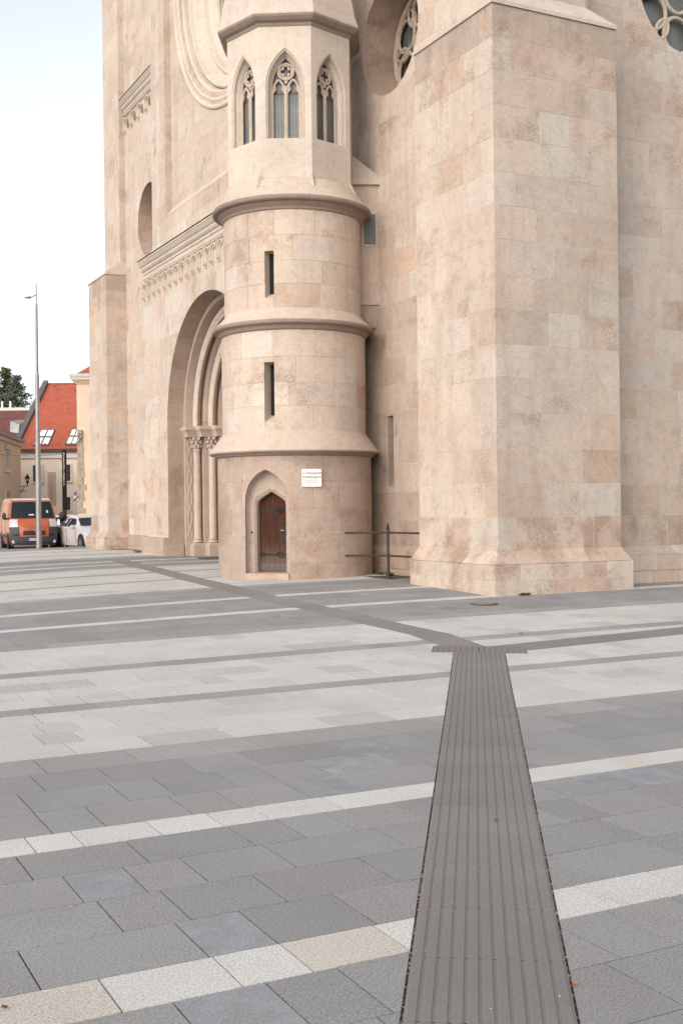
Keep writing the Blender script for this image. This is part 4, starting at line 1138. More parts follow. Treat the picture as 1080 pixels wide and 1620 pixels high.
for sd in (1, -1):
    for r_, u in ((3.17, 12.47), (2.80, 12.84), (2.46, 13.2)): column(u, VC + sd*r_, sd)
    # impost follows the steps of the jamb
    prof = [(.0, 4.03), (-.012, 4.05), (-.02, 4.10), (-.05, 4.18), (-.085, 4.24), (-.10, 4.26), (-.10, 4.36), (0, 4.37)]
    for i, (rA, rB, u) in enumerate(((3.56, 3.08, 12.14), (3.10, 2.70, 12.46), (2.74, 2.34, 12.84), (2.38, 2.0, 13.2))):
        mb = MB()
        for (o0, z0), (o1, z1) in zip(prof[:-1], prof[1:]):
            y0, y1 = sorted((VC+sd*rA, VC+sd*(rB+min(o0, o1)*0)))
            mb.hexa([(u+o0, y0, z0), (u+.5, y0, z0), (u+.5, y1+(-o0 if sd < 0 else 0), z0), (u+o0, y1+(-o0 if sd < 0 else 0), z0)] if sd < 0 else [(u+o0, y0+o0, z0), (u+.5, y0+o0, z0), (u+.5, y1, z0), (u+o0, y1, z0)],
                    [(u+o1, y0, z1), (u+.5, y0, z1), (u+.5, y1+(-o1 if sd < 0 else 0), z1), (u+o1, y1+(-o1 if sd < 0 else 0), z1)] if sd < 0 else [(u+o1, y0+o1, z1), (u+.5, y0+o1, z1), (u+.5, y1, z1), (u+o1, y1, z1)])
        mb.build('impost', TRIM, church, (.46,.375,.315,1))
    # interlace carved on the first jamb face
    for ph in (0, math.pi):
        mb = MB(); mb.tube([(12.29 + .07*math.sin(z*5.2+ph), VC+sd*3.358, z) for z in [.9+.05*i for i in range(61)]], .018, 6)
        mb.build('carved_interlace', TRIM, church, (.50,.41,.345,1))
MB().box(13.52, 13.6, VC-2.4, VC+2.4, ZS-.4, ZS+2.5).build('tympanum', STONE, church, (.44,.37,.31,1))
for k in (-1, 1):
    e = empty('portal_door', (13.55, VC+k*1.1, .3)); e.parent = church; e.matrix_parent_inverse = PW(church).inverted()
    for i in range(6):
        y = VC + (k*.02 if k > 0 else -2.2-.02) + i*.365
        MB().box(13.5, 13.56, y+.003, y+.362, .2, ZS-.4).build('plank', WOOD, e)

# ---- cut the openings, then lay the blocks: the largest in view as single objects, the rest joined per wall
tmp = []
for b in blocks:
    if b['cuts']:
        me = newmesh('stone_block', b['v'], b['f'], STONE, b['s']); o = obj('stone_block', me); b['obj'] = o
        tmp.append((o, [c[0] for c in b['cuts']]))
boolean_cut(tmp)
for c in cutters:                                          # the backing wall is cut a few millimetres wider than the facing stones
    co = [v.co.copy() for v in c.data.vertices]
    mid_c = Vector([(min(q[i] for q in co) + max(q[i] for q in co))/2 for i in range(3)]); dim = [max(q[i] for q in co) - min(q[i] for q in co) for i in range(3)]
    for v in c.data.vertices: v.co = mid_c + Vector([(v.co[i]-mid_c[i]) * (1 + .007/dim[i]) for i in range(3)])
    c.data.update()
boolean_cut(core_cuts)
setcol(lantern.data, (.54, .475, .41, 1))
for c in cutters: bpy.data.objects.remove(c)
recs = []
for b in blocks:
    if 'obj' in b:
        me = b['obj'].data
        v = [tuple(q.co) for q in me.vertices]; f = [tuple(p.vertices) for p in me.polygons]; s = [p.use_smooth for p in me.polygons]
        bpy.data.objects.remove(b['obj'])
        if len(f) < 3: continue
    else: v, f, s = b['v'], b['f'], b['s']
    n = len(v); cx = sum(p[0] for p in v)/n; cy = sum(p[1] for p in v)/n; cz = sum(p[2] for p in v)/n
    A = screen_area(v)
    p = px((cx, cy, cz))
    if cy > 24.6 and p and 348 < p[0] < 585: A = 0            # behind the turret
    if b['part'] is w1 and cy > 23.75 and cz < 9: A = 0
    if b['part'] is w2 and cx < 14.45: A = 0
    recs.append((v, f, b['c'], s, b['part'], A))
recs.sort(key=lambda r_: -r_[5])
rest = {}
for i, r_ in enumerate(recs):
    if i < 298 and r_[5] > 60: obj('stone_block', newmesh('stone_block', r_[0], r_[1], STONE, r_[3], col=r_[2]), r_[4])
    else: rest.setdefault(r_[4].name, []).append(r_)
for k, rs in rest.items():
    V, F, C, S = join_records(rs)
    o = obj('small_stone_blocks', newmesh('small_stone_blocks', V, F, STONE, S, col=C), bpy.data.objects[k]); o['kind'] = 'stuff'

# ------------------------------------------------------------------ things beside the church
fw = Vector((sT, cT, 0)); rt = Vector((cT, -sT, 0))
def onground(x, y):
    d = ray(x, y); z = 0
    for _ in range(60): t = (CAMH - z)/-d.z; z = .5*z + .5*zg(d.x*t, d.y*t)
    return Vector((d.x*t, d.y*t, zg(d.x*t, d.y*t)))
def zat(x, y, P):
    return CAMH + ray(x, y).z * (P.x*sT + P.y*cT)

# iron railing in the corner between turret and buttress
pp = onground(614, 914)
rail = empty('iron_railing', pp, 0, 'rusty two-bar iron railing with spiked post between turret and buttress', 'railing')
zt, zb_ = zat(614, 842.5, pp), zat(614, 879, pp)
ztop = zat(614, 825, pp)
MB().lathe([(.028, pp.z-.02), (.028, zt+.05), (.036, zt+.06), (.040, zt+.085), (.030, zt+.10), (.034, zt+.12), (.0, ztop)], (pp.x, pp.y), 12).build('post', IRON, rail)
ta = R(22)
for z in (zt, zb_):
    P1 = pol(R(13), 1.70, z); P2 = Vector((pp.x, pp.y, z)); P3 = Vector((12.05, 19.6, z))
    MB().tube([P1, P2], .020, 8).build('bar', IRON, rail); MB().tube([P2 + Vector((0, -.001, 0)), P3], .020, 8).build('bar', IRON, rail)
    MB().lathe([(.028, z-.035), (.040, z-.03), (.040, z+.03), (.028, z+.035)], (pp.x, pp.y), 12).build('collar', IRON, rail)

# weeds in the joints
def leafmat(n, c): 
    m = plain(n, c, .6, noise=.35, scale=30); return m
WEED = leafmat('weed_green', (.060, .105, .022)); WEEDY = leafmat('weed_yellow', (.17, .15, .045))
def weed(p, r_, h, n, label):
    mb = MB()
    for i in range(n):
        a = rng.random()*6.283; d = rng.random()**.6*r_; b = p + Vector((math.cos(a)*d, math.sin(a)*d*.6, 0)); b.z = zg(b.x, b.y)
        l_ = rng.uniform(.4, 1)*h; w = l_*.28; t = Vector((math.cos(a)*.7, math.sin(a)*.7, rng.uniform(.35, 1.2))).normalized(); s_ = t.cross(Vector((0, 0, 1))).normalized()
        q = b + t*l_*.55
        mb.add([b, q+s_*w+Vector((0,0,.004)), b+t*l_-Vector((0,0,l_*.12)), q-s_*w], [(0,1,2,3)], mi=0 if rng.random() < .75 else 1)
    o = mb.build('weed', [WEED, WEEDY]); tag(o, label, 'weed', 'weeds growing at the foot of the masonry')
weed(onground(523, 913), .11, .09, 60, 'small green weed at the turret foot, right of the door')
weed(onground(570, 908), .08, .06, 36, 'tiny weed at the turret foot, nearest the corner with the wall')
weed(onground(601, 909), .09, .09, 46, 'weed in the wall corner just left of the railing post')
weed(onground(617, 912), .05, .17, 30, 'taller leafy weed growing up behind the railing post')
weed(onground(615, 915), .15, .05, 80, 'flat ring of weeds round the foot of the railing post')
weed(onground(643, 913), .06, .05, 24, 'tiny weed at the wall foot beside the buttress')
weed(onground(829, 942), .10, .09, 60, 'green weed at the front foot of the near buttress')

# drain cover
mp_ = onground(765, 955.5)
mh = empty('drain_cover', mp_, 0, 'round rust-brown drain cover in the paving before the near buttress', 'drain cover')
MB().lathe([(.235, mp_.z+.002), (.235, mp_.z+.009), (.185, mp_.z+.009), (.183, mp_.z+.003)], (mp_.x, mp_.y), 36).build('frame', plain('cover_iron', (.085, .065, .052), .6, .4, noise=.3, scale=20), mh)
mb = MB(); mb.lathe([(.181, mp_.z+.006), (.03, mp_.z+.008), (.0, mp_.z+.008)], (mp_.x, mp_.y), 36); mb.build('lid', plain('cover_concrete', (.27, .22, .18), .85, noise=.25, scale=30), mh)

# fallen leaves and scraps
LEAF = [plain('leaf_brown', (.16, .055, .03), .7, noise=.4, scale=90), plain('leaf_orange', (.50, .15, .06), .7, noise=.3, scale=90), plain('leaf_tan', (.42, .25, .12), .7, noise=.3, scale=90)]
def leaf(x, y, s_, mi, label, rot):
    p = onground(x, y); mb = MB(); c, s2 = math.cos(rot), math.sin(rot); pts = []
    for i in range(10):
        a = 2*math.pi*i/10; r_ = s_*(1 if i % 2 == 0 else .7)*(1.25 if i in (0, 5) else .8)
        X, Y = r_*math.cos(a), r_*math.sin(a)
        pts.append((p.x + X*c - Y*s2, p.y + X*s2 + Y*c, p.z + .009 + .25*abs(X)*abs(Y)/s_ + rng.random()*.2*s_))
    mb.add([(p.x, p.y, p.z+.008)] + pts, [(0, 1+i, 1+(i+1) % 10) for i in range(10)])
    tag(mb.build('fallen_leaf', LEAF[mi]), label, 'leaf')
leaf(784, 1300, .016, 0, 'curled dark brown leaf scrap lying on the middle of the ribbed strip', .5)
leaf(909, 1560, .017, 1, 'bright orange scrap in the gritty joint at the lower right edge of the strip', 1.2)
leaf(824, 1003, .045, 1, 'small orange leaf on the grey stripe beyond the fork of the strip', .3)
leaf(603, 1391, .010, 2, 'pale tan leaf scrap on the paving left of the ribbed strip', .2)
leaf(643, 1292, .010, 2, 'tan speck of leaf left of the strip, just below the upper white stripe', 2.2)
leaf(667, 1425, .009, 1, 'orange speck in the joint on the left edge of the ribbed strip', 1.0)
leaf(8, 1597, .018, 0, 'dark scrap on the tan slab at the lower left corner', 1.9)

# street light
lp = Vector((10.0, 45.88, zg(10.0, 45.88))); k_ = 40.6
lamp = empty('street_lamp', lp, 0, 'tall grey stepped steel street lamp on the square edge, before the orange van', 'street lamp')
STEEL = plain('galvanised_steel', (.27, .255, .245), .45, .55, noise=.12, scale=3)
zz = lambda y: lp.z + (868 - y)/k_
MB().lathe([(.14, lp.z-.02), (.14, lp.z+.01), (.108, lp.z+.02), (.104, zz(702)), (.088, zz(700)), (.084, zz(592)), (.062, zz(589)), (.052, zz(480)), (.046, zz(478.5))], (lp.x, lp.y), 20).build('mast', STEEL, lamp)
MB().lathe([(.030, zz(481)), (.026, zz(447)), (.0, zz(446.5))], (lp.x, lp.y), 12).build('spigot', STEEL, lamp)
A0 = Vector((lp.x, lp.y, zz(463.5)))
MB().tube([A0, A0 - rt*.12 - Vector((0, 0, .06)), A0 - rt*.27 - Vector((0, 0, .12))], [.03, .028, .024], 8).build('arm', STEEL, lamp)
hc = A0 - rt*.33 - Vector((0, 0, .13))
mb = MB(); mb.ball((0, 0, 0), .15, 14, 8, (1, .8, .32)); 
for i in range(len(mb.v)): q = mb.v[i]; mb.v[i] = hc + rt*q.x + fw*q.y + Vector((0, 0, q.z if q.z > 0 else q.z*.35))
mb.build('lamp_head', STEEL, lamp)
mb = MB(); mb.ball(hc + Vector((0, 0, .055)) + rt*.04, .07, 10, 6, (1, 1, .55)); mb.build('lamp_housing', plain('pale_green_plastic', (.42, .48, .45), .4), lamp)

# ------------------------------------------------------------------ street behind: houses
def W(X, Y, z): return rt*X + fw*Y + Vector((0, 0, z))
def Xp(x, y, Y): return at(x, y, Y).dot(rt)
def Zp(x, y, Y): return at(x, y, Y).z
def fbox(mb, X0, X1, Y0, Y1, z0, z1, mi=0):
    return mb.hexa([W(X0,Y0,z0), W(X1,Y0,z0), W(X1,Y1,z0), W(X0,Y1,z0)], [W(X0,Y0,z1), W(X1,Y0,z1), W(X1,Y1,z1), W(X0,Y1,z1)], mi)
CREAM = plain('cream_render', (.72, .62, .52), .9, noise=.10, scale=.9); WHITE = plain('white_trim', (.66, .63, .59), .8, noise=.05)
TILE = plain('red_roof_tiles', (.36, .085, .048), .75, noise=.16, scale=2.5); TILED = plain('old_dark_tiles', (.135, .05, .042), .8, noise=.25, scale=2)
SHUT = plain('brown_window_wood', (.11, .032, .02), .6); PANE = plain('window_pane', (.035, .035, .035), .12, noise=.2, scale=2, spec=.8)
ZINC = plain('grey_zinc', (.13, .12, .118), .55, .3); OCHRE = plain('yellow_ochre_render', (.60, .455, .335), .9, noise=.08, scale=1.2); RUBBLE = plain('rubble_stone', (.36, .285, .22), .95, noise=.22, scale=5, bump=.4)
BEIGE = plain('beige_render', (.60, .47, .36), .9, noise=.12, scale=.8); SKYPANE = plain('skylight_glass', (.75, .76, .76), .08, noise=.02, spec=1.0)  # skylight panes coloured near white to paint in the sky's reflection
def roof_tiles_mat(m):      # courses of tiles as fine relief, the pieces are far below a pixel row here
    t = m.node_tree; b = t.nodes['Principled BSDF']; g = N(t, 'ShaderNodeNewGeometry')
    w = N(t, 'ShaderNodeTexWave', wave_type='BANDS', bands_direction='Z', Scale=2.4); L(t, g.outputs['Position'], w.inputs['Vector'])
    bp = N(t, 'ShaderNodeBump', Strength=.5, Distance=.03); L(t, w.outputs['Fac'], bp.inputs['Height']); L(t, bp.outputs[0], b.inputs['Normal'])
roof_tiles_mat(TILE); roof_tiles_mat(TILED)
gz = .1
# red-roofed house
Yh = 88.0; XL = Xp(33, 740, Yh); XR = Xp(150, 740, Yh); ze = Zp(60, 712, Yh)
h1 = empty('red_roofed_house', W((XL+XR)/2, Yh, gz), 0, 'cream house with a steep bright red tiled roof and two skylights, behind the vehicles', 'house')
fbox(MB(), XL, XR+2, Yh, Yh+9, gz-.3, ze).build('wall', CREAM, h1)
zr = Zp(100, 610, 93.4)
mb = MB(); e0, e1, r0, r1 = W(XL-.1, Yh-.35, ze-.02), W(XR+2, Yh-.35, ze-.02), W(XL+.85, 93.4, zr), W(XR+2, 93.4, zr)
b0, b1 = W(XL-.1, 99, ze), W(XR+2, 99, ze); th = Vector((0, 0, .14))
mb.hexa([e0, e1, r1, r0], [e0+th, e1+th, r1+th, r0+th]); mb.hexa([r0, r1, b1, b0], [r0+th, r1+th, b1+th, b0+th])
roof = mb.build('roof', TILE, h1)
mb = MB(); mb.tube([r0+th, r1+th], .10, 8); mb.build('ridge_tiles', TILE, roof)
mb = MB(); dv = rt*-.42
mb.hexa([e0+dv*1.0-th*2.4, e0-rt*.02-th*2.4, r0-rt*.02-th, r0+dv-th], [e0+dv+th*3.0, e0-rt*.02+th*3.0, r0-rt*.02+th*3.2, r0+dv+th*3.2]); mb.build('verge', ZINC, roof)
mb = MB(); mb.hexa([e0+dv-th*2, b0+dv-th*2, r0+dv-th*2, r0+dv*.98-th*2], [e0+dv+th, b0+dv+th, r0+dv+th, r0+dv*.98+th]); 
fbox(MB(), XL-.1, XR+2, Yh-.5, Yh-.36, ze-.10, ze+.06).build('gutter', plain('copper_brown_gutter', (.06, .045, .04), .5, .4), h1)
fbox(MB(), XL, XR+2, Yh-.14, Yh-.002, ze-.62, ze-.26).build('eaves_band', WHITE, h1)
rn = (e1-e0).cross(r0-e0).normalized()
if rn.z < 0: rn = -rn
def on_roof(x, y, lift=0.0):
    d = ray(x, y); o_ = Vector((0, 0, CAMH)); t = ((e0+th) - o_).dot(rn)/d.dot(rn); return o_ + d*t + rn*lift
for quadp in (((75, 680), (88, 680), (77, 706), (54, 706)), ((117, 679), (131, 679), (121, 705), (104, 705))):
    (ax, ay), (bx, by), (cx_, cy_), (dx_, dy_) = quadp
    ax, dx_ = (66, 53) if ax == 75 else (ax-2, dx_)
    sk = empty('skylight', on_roof((ax+cx_)/2, (ay+cy_)/2)); sk.parent = roof; sk.matrix_parent_inverse = PW(roof).inverted()
    q = lambda s_, t_, l_: on_roof(lerp(lerp(dx_, ax, t_), lerp(cx_, bx, t_), s_), lerp(dy_, ay, t_), l_)
    mb = MB(); mb.hexa([q(0,0,0), q(1,0,0), q(1,1,0), q(0,1,0)], [q(0,0,.08), q(1,0,.08), q(1,1,.08), q(0,1,.08)]); mb.build('frame', ZINC, sk)
    for s0, s1 in ((.07, .46), (.56, .95)):
        for t0, t1 in ((.08, .47), (.57, .93)):
            mb = MB(); mb.hexa([q(s0,t0,.0805), q(s1,t0,.0805), q(s1,t1,.0805), q(s0,t1,.0805)], [q(s0,t0,.10), q(s1,t0,.10), q(s1,t1,.10), q(s0,t1,.10)]); mb.build('pane', SKYPANE, sk)
for i in range(9):       # snow guards
    p = on_roof(lerp(40, 124, i/8), 706 - .1*i, .05); MB().tube([p, p+Vector((0, 0, .22))], .03, 5).build('snow_guard', ZINC, roof)
for x, y in ((91, 619), (118, 619), (86, 613), (107, 648)):
    p = on_roof(x, y, .05); MB().tube([p, p + Vector((0, 0, .22)), p + Vector((0, 0, .25)) + rt*.15], .035, 5).build('roof_hook', ZINC, roof)
def window(parent, x0, x1, y0, y1, Y, cols=2, rows=3, sur=2.2):
    X0, X1, z1, z0 = Xp(x0, y0, Y), Xp(x1, y0, Y), Zp(x0, y0, Y), Zp(x0, y1, Y); s_ = sur/1833*Y
    w = empty('window', W((X0+X1)/2, Y, z0)); w.parent = parent; w.matrix_parent_inverse = PW(parent).inverted()
    mb = MB(); fbox(mb, X0-s_, X0, Y-.09, Y-.002, z0-s_, z1+s_); fbox(mb, X1, X1+s_, Y-.09, Y-.002, z0-s_, z1+s_); fbox(mb, X0, X1, Y-.09, Y-.002, z1, z1+s_); mb.build('surround', WHITE, w)
    fbox(MB(), X0-s_*1.2, X1+s_*1.2, Y-.16, Y-.0025, z0-s_, z0-.002).build('sill', WHITE, w)
    fbox(MB(), X0, X1, Y-.04, Y-.004, z0, z1).build('frame', SHUT, w)
    for i in range(cols):
        for j in range(rows):
            a, b = lerp(X0, X1, (i+.18)/cols), lerp(X0, X1, (i+.85)/cols); c, d = lerp(z0, z1, (j+.12)/rows), lerp(z0, z1, (j+.88)/rows)
            fbox(MB(), a, b, Y-.048, Y-.0405, c, d).build('pane', PANE, w)
window(h1, 53, 66, 736, 762, Yh); window(h1, 100, 112, 735, 761, Yh); window(h1, 100, 112, 786.5, 807, Yh)
fbox(MB(), Xp(76, 770, Yh), Xp(89, 770, Yh), Yh-.02, Yh-.001, Zp(80, 800, Yh), Zp(80, 747, Yh)).build('patched_render', plain('patched_render', (.44, .36, .295), .9), h1)
fbox(MB(), Xp(81.5, 770, Yh), Xp(82.3, 770, Yh), Yh-.06, Yh-.021, Zp(80, 790, Yh), Zp(80, 763, Yh)).build('marker_pole', plain('orange_marker', (.5, .16, .06), .6), h1)

# ochre building with rubble corner
Yo = 78.0; XO = Xp(122.5, 700, Yo); XO2 = XO + 7
h2 = empty('ochre_building', W(XO+3, Yo, gz), 0, 'yellow ochre building with rough stone corner and red roof, beside the church edge', 'building')
zo = Zp(130, 607, Yo)
fbox(MB(), XO, XO2, Yo, Yo+8, gz-.3, zo).build('wall', OCHRE, h2)
mb = MB(); z_ = Zp(130, 607, Yo)
for i, (o_, h_) in enumerate(((.10, .12), (.22, .12), (.36, .18))): fbox(mb, XO-o_, XO2, Yo-o_, Yo+8, z_+.001, z_+h_); z_ += h_
mb.build('cornice', OCHRE, h2)
fbox(MB(), XO-.42, XO2, Yo-.42, Yo+8, z_+.002, z_+.22).build('zinc_gutter', plain('pale_zinc', (.32, .36, .37), .5, .3), h2)
z_ += .23; mb = MB(); mb.add([W(XO-.05, Yo-.1, z_), W(XO2, Yo-.1, z_), W(XO2, Yo+8, z_), W(XO-.05, Yo+8, z_), W(XO+2.6, Yo+4, z_+2.4), W(XO2, Yo+4, z_+2.4)], [(0,1,5,4), (3,0,4), (2,3,4,5), (0,3,2,1), (1,2,5)]); mb.build('roof', TILE, h2)
y = 812
while y > 700:
    hh = rng.uniform(7, 12); wd_ = rng.uniform(8, 15) - (812-y)*.03; x = 121.5 - (812-y)*-.004
    a = 0
    while a < wd_:
        l_ = min(rng.uniform(4, 9), wd_-a+1); fbox(MB(), Xp(x+a+.8, y, Yo), Xp(x+a+l_+.5, y, Yo), Yo-rng.uniform(.02, .06), Yo+.1, Zp(x, y, Yo)+.01, Zp(x, y-hh, Yo)-.02).build('rubble_quoin', RUBBLE, h2); a += l_
    y -= hh
    
orn = MB(); oc_ = W(Xp(127, 688, Yo), Yo-.12, Zp(127, 688, Yo))
fbox(orn, Xp(123.5, 688, Yo), Xp(130.5, 688, Yo), Yo-.10, Yo+.05, Zp(127, 700, Yo), Zp(127, 680, Yo))
for i in range(14): orn.ball(oc_ + rt*rng.uniform(-.11, .11) + Vector((0, 0, rng.uniform(-.38, .38))) - fw*.02, rng.uniform(.05, .10), 7, 5)
orn.tube([oc_ + rt*(.13*math.cos(i*.6)) + Vector((0, 0, .30*math.sin(i*.6))) - fw*.06 for i in range(11)], .035, 6)
orn.build('carved_relief', RUBBLE, h2)

# beige house at the left, seen along its side
d3 = (fw - rt*.1147).normalized(); n3 = Vector((d3.y, -d3.x, 0)); 
if n3.dot(rt) < 0: n3 = -n3
far3 = at(33.5, 760, 85.0); far3.z = 0
zE = Zp(33, 697, 85.0)
h3 = empty('beige_house', far3 - d3*5 + Vector((0, 0, gz)), 0, 'beige rendered house with old brown roof at the left edge, behind the van', 'house')
def S3(a, o_, z): return far3 - d3*a + n3*o_ + Vector((0, 0, z))      # a = metres towards us, o_ = proud of the wall
def sbox(a0, a1, o0, o1, z0, z1): return MB().hexa([S3(a0,o0,z0), S3(a1,o0,z0), S3(a1,o1,z0), S3(a0,o1,z0)], [S3(a0,o0,z1), S3(a1,o0,z1), S3(a1,o1,z1), S3(a0,o1,z1)])
sbox(0, 10.5, -9, 0, gz-.3, zE).build('wall', BEIGE, h3)
sbox(-.15, 10.6, -9, .16, zE-.45, zE-.16).build('eaves_band', BEIGE, h3)
sbox(-.25, 10.7, -9, .36, zE-.158, zE+.02).build('gutter', plain('grey_gutter', (.26, .25, .245), .5, .3), h3)
mb = MB(); mb.add([S3(-.2,.3,zE+.02), S3(10.6,.3,zE+.02), S3(7,-4.5,zE+2.5), S3(3.5,-4.5,zE+2.5), S3(-.2,-9.2,zE+.02), S3(10.6,-9.2,zE+.02)], [(0,1,2,3), (4,0,3), (5,4,3,2), (1,5,2)]); mb.build('roof', TILED, h3)
def a3(x):   # distance along the wall for a photo column
    d = ray(x, 760); n_ = n3; t = far3.dot(n_)/Vector((d.x, d.y, 0)).dot(n_); P = Vector((d.x*t, d.y*t, 0)); return (far3-P).dot(d3), t
for ya, yb in ((713, 744), (774, 800)):
    aL, tL = a3(9.0); aR, tR = a3(15.2); tm = (tL+tR)/2
    z1, z0 = Zp(12, ya, tm), Zp(12, yb, tm)
    w = empty('window', S3((aL+aR)/2, 0, z0)); w.parent = h3; w.matrix_parent_inverse = PW(h3).inverted()
    lo_, hi_ = min(aL, aR), max(aL, aR)
    sbox(lo_, hi_, .001, .05, z0, z1).build('surround', WHITE, w); m_ = (hi_-lo_)*.16
    sbox(lo_+m_, hi_-m_, .0505, .07, z0+.12, z1-.1).build('pane', plain('grey_pane', (.12, .13, .13), .2, noise=.2), w)
    sbox(lo_-.15, hi_+.15, .001, .16, z0-.14, z0-.002).build('sill', WHITE, w)
    if ya == 713: sbox(lo_-.15, hi_+.15, .001, .2, z1+.05, z1+.4).build('hood', BEIGE, w)
# bracket lantern on the corner of that house
lc_ = W(Xp(43.8, 760, 84.5), 84.5, 0); zl = lambda y: Zp(43, y, 84.5)
wl = empty('wall_lantern', S3(.1, .02, zl(769)), 0, 'black wall lantern on an iron bracket at the beige house corner', 'lantern')
mb = MB(); mb.tube([S3(.1, -.02, zl(769)), lc_ + Vector((0, 0, zl(769)))], .03, 6); mb.tube([lc_ + Vector((0, 0, zl(769.2))), lc_ + Vector((0, 0, zl(763)))], .035, 6)
mb.tube([S3(.1, .02, zl(779)), lc_ - rt*.25 + Vector((0, 0, zl(771)))], .03, 6); mb.tube([S3(.1, -.3, zl(776)), lc_ - rt*.15 + Vector((0, 0, zl(777)))], .025, 6); mb.build('bracket', BLACKIRON, wl)
mb = MB(); mb.lathe([(.05, zl(764.5)), (.13, zl(763)), (.10, zl(761))], (lc_.x, lc_.y), 10); mb.lathe([(.21, zl(757)), (.19, zl(755.8)), (.06, zl(752)), (.03, zl(749.5)), (0, zl(749))], (lc_.x, lc_.y), 10); mb.build('lantern_metal', BLACKIRON, wl)
mb = MB(); mb.lathe([(.10, zl(761)), (.17, zl(757))], (lc_.x, lc_.y), 10); mb.build('lantern_glass', plain('lantern_glass', (.35, .33, .30), .2), wl)

WIRE = plain('black_cable', (.03, .03, .03), .6)
wa, wb_ = W(Xp(-30, 716, 74), 74, Zp(-30, 716, 74)), W(Xp(123, 715, 77.9), 77.9, Zp(123, 715, 77.9))
tag(MB().tube([wa.lerp(wb_, i/10) - Vector((0, 0, .25*math.sin(math.pi*i/10))) for i in range(11)], .011, 5).build('overhead_wire', WIRE), 'thin overhead wire strung from the left picture edge to the ochre building', 'wire')
# dark-roofed building farther back
Yd_ = 104.0; h4 = empty('dark_roofed_building', W(Xp(10, 700, Yd_), Yd_, gz), 0, 'building with a low dark red roof and pale ridge, behind the beige house', 'building')
XA, XB = Xp(-60, 690, Yd_), Xp(62, 690, Yd_); zl0, zl1 = Zp(10, 692, Yd_), Zp(10, 652, Yd_+4)
fbox(MB(), XA, XB, Yd_+.2, Yd_+8, gz-.3, zl0).build('wall', CREAM, h4)
mb = MB(); mb.hexa([W(XA, Yd_, zl0), W(XB, Yd_, zl0), W(XB, Yd_+4, zl1), W(XA, Yd_+4, zl1)], [W(XA, Yd_, zl0+.15), W(XB, Yd_, zl0+.15), W(XB, Yd_+4, zl1+.15), W(XA, Yd_+4, zl1+.15)]); mb.build('roof', TILED, h4)
fbox(MB(), XA, XB, Yd_+4, Yd_+5, zl1-1, zl1+.42).build('ridge_capping', plain('pale_capping', (.55, .53, .50), .7), h4)
for x in (3, 16): q = W(Xp(x, 640, Yd_+5), Yd_+5.2, 0); MB().lathe([(.10, zl1), (.10, Zp(x, 635, Yd_+5)), (0, Zp(x, 634, Yd_+5))], (q.x, q.y), 10).build('flue_pipe', WHITE, h4)
mb = MB(); mb.hexa([W(Xp(13, 672, Yd_), Yd_+.6, zl0+.5), W(Xp(28, 683, Yd_), Yd_+.3, zl0+.2), W(Xp(32, 672, Yd_), Yd_+2.5, zl0+1.6), W(Xp(15, 672, Yd_), Yd_+2.5, zl0+1.6)], [W(Xp(14, 672, Yd_), Yd_+.6, zl0+1.5), W(Xp(28, 676, Yd_), Yd_+.6, zl0+1.2), W(Xp(32, 672, Yd_), Yd_+2.5, zl0+1.75), W(Xp(14, 672, Yd_), Yd_+2.5, zl0+1.75)]); mb.build('roof_dormer', plain('dormer_zinc', (.30, .29, .285), .5, .2), h4)

# conifers behind the roofs
def conifer(x, ytop, ybase_px, Y, wpx, cols, label, seed):
    r2 = random.Random(seed); base = W(Xp(x, 640, Y), Y, gz); zt_ = Zp(x, ytop, Y); hgt = zt_-gz; wr = wpx/1833*Y
    tr = empty('conifer_tree', base, 0, label, 'tree', 'conifers behind the roofs')
    MB().tube([base, base+Vector((0, 0, hgt*.5)), base+Vector((0, 0, hgt*.97))], [.32, .2, .03], 8).build('trunk', plain('bark', (.07, .05, .04), .9), tr)
    mb = MB(); lim = MB()
    tiers = 30
    for i in range(tiers):
        f = .45 + .55*i/tiers
        L_ = wr*(1-f)/.55*(1.0 + .25*math.sin(i*1.7)) * 1.05 + .35
        L_ = min(L_, wr)
        for k in range(9):
            a = r2.random()*6.283; ll = L_*r2.uniform(.55, 1.1); z = gz + hgt*f + r2.uniform(-.2, .2)
            d = Vector((math.cos(a), math.sin(a), 0)); tip = base + d*ll; tip.z = z - ll*.12 + .25
            st_ = base.copy(); st_.z = z
            lim.tube([st_, (st_+tip)/2 - Vector((0, 0, .05)), tip], [.05, .035, .012], 4, cap=False)
            for j in range(30):
                t = r2.random()**.7; c = st_.lerp(tip, t) + Vector((r2.gauss(0, .17), r2.gauss(0, .17), r2.gauss(-.05, .13)))
                s_ = r2.uniform(.06, .17); nrm = Vector((r2.gauss(0, 1), r2.gauss(0, 1), r2.gauss(.6, .6))).normalized(); u_ = nrm.orthogonal().normalized(); v_ = nrm.cross(u_)
                mb.add([c-u_*s_, c+v_*s_*.45, c+u_*s_, c-v_*s_*.45], [(0,1,2,3)], mi=r2.choice((0, 0, 1)))
    lim.build('branches', plain('branch_bark', (.06, .045, .035), .9), tr)
    mb.build('crown', cols, tr)
G1 = plain('needles_dark', (.070, .085, .028), .7, noise=.35, scale=3); G2 = plain('needles_mid', (.11, .12, .045), .7, noise=.35, scale=3)
B1 = plain('needles_bluegreen', (.085, .105, .075), .7, noise=.3, scale=3); B2 = plain('needles_grey', (.14, .16, .12), .7, noise=.3, scale=3)
conifer(10, 583, 645, 118, 46, [G1, G2], 'tall dark green conifer at the left edge, above the dark roof', 3)
conifer(-14, 590, 645, 116, 46, [G1, G2], 'dark conifer cut by the left picture edge', 5)
conifer(27, 596, 645, 112, 62, [B1, B2], 'blue-grey spruce rising beside the lamp mast, right of the dark conifer', 9)

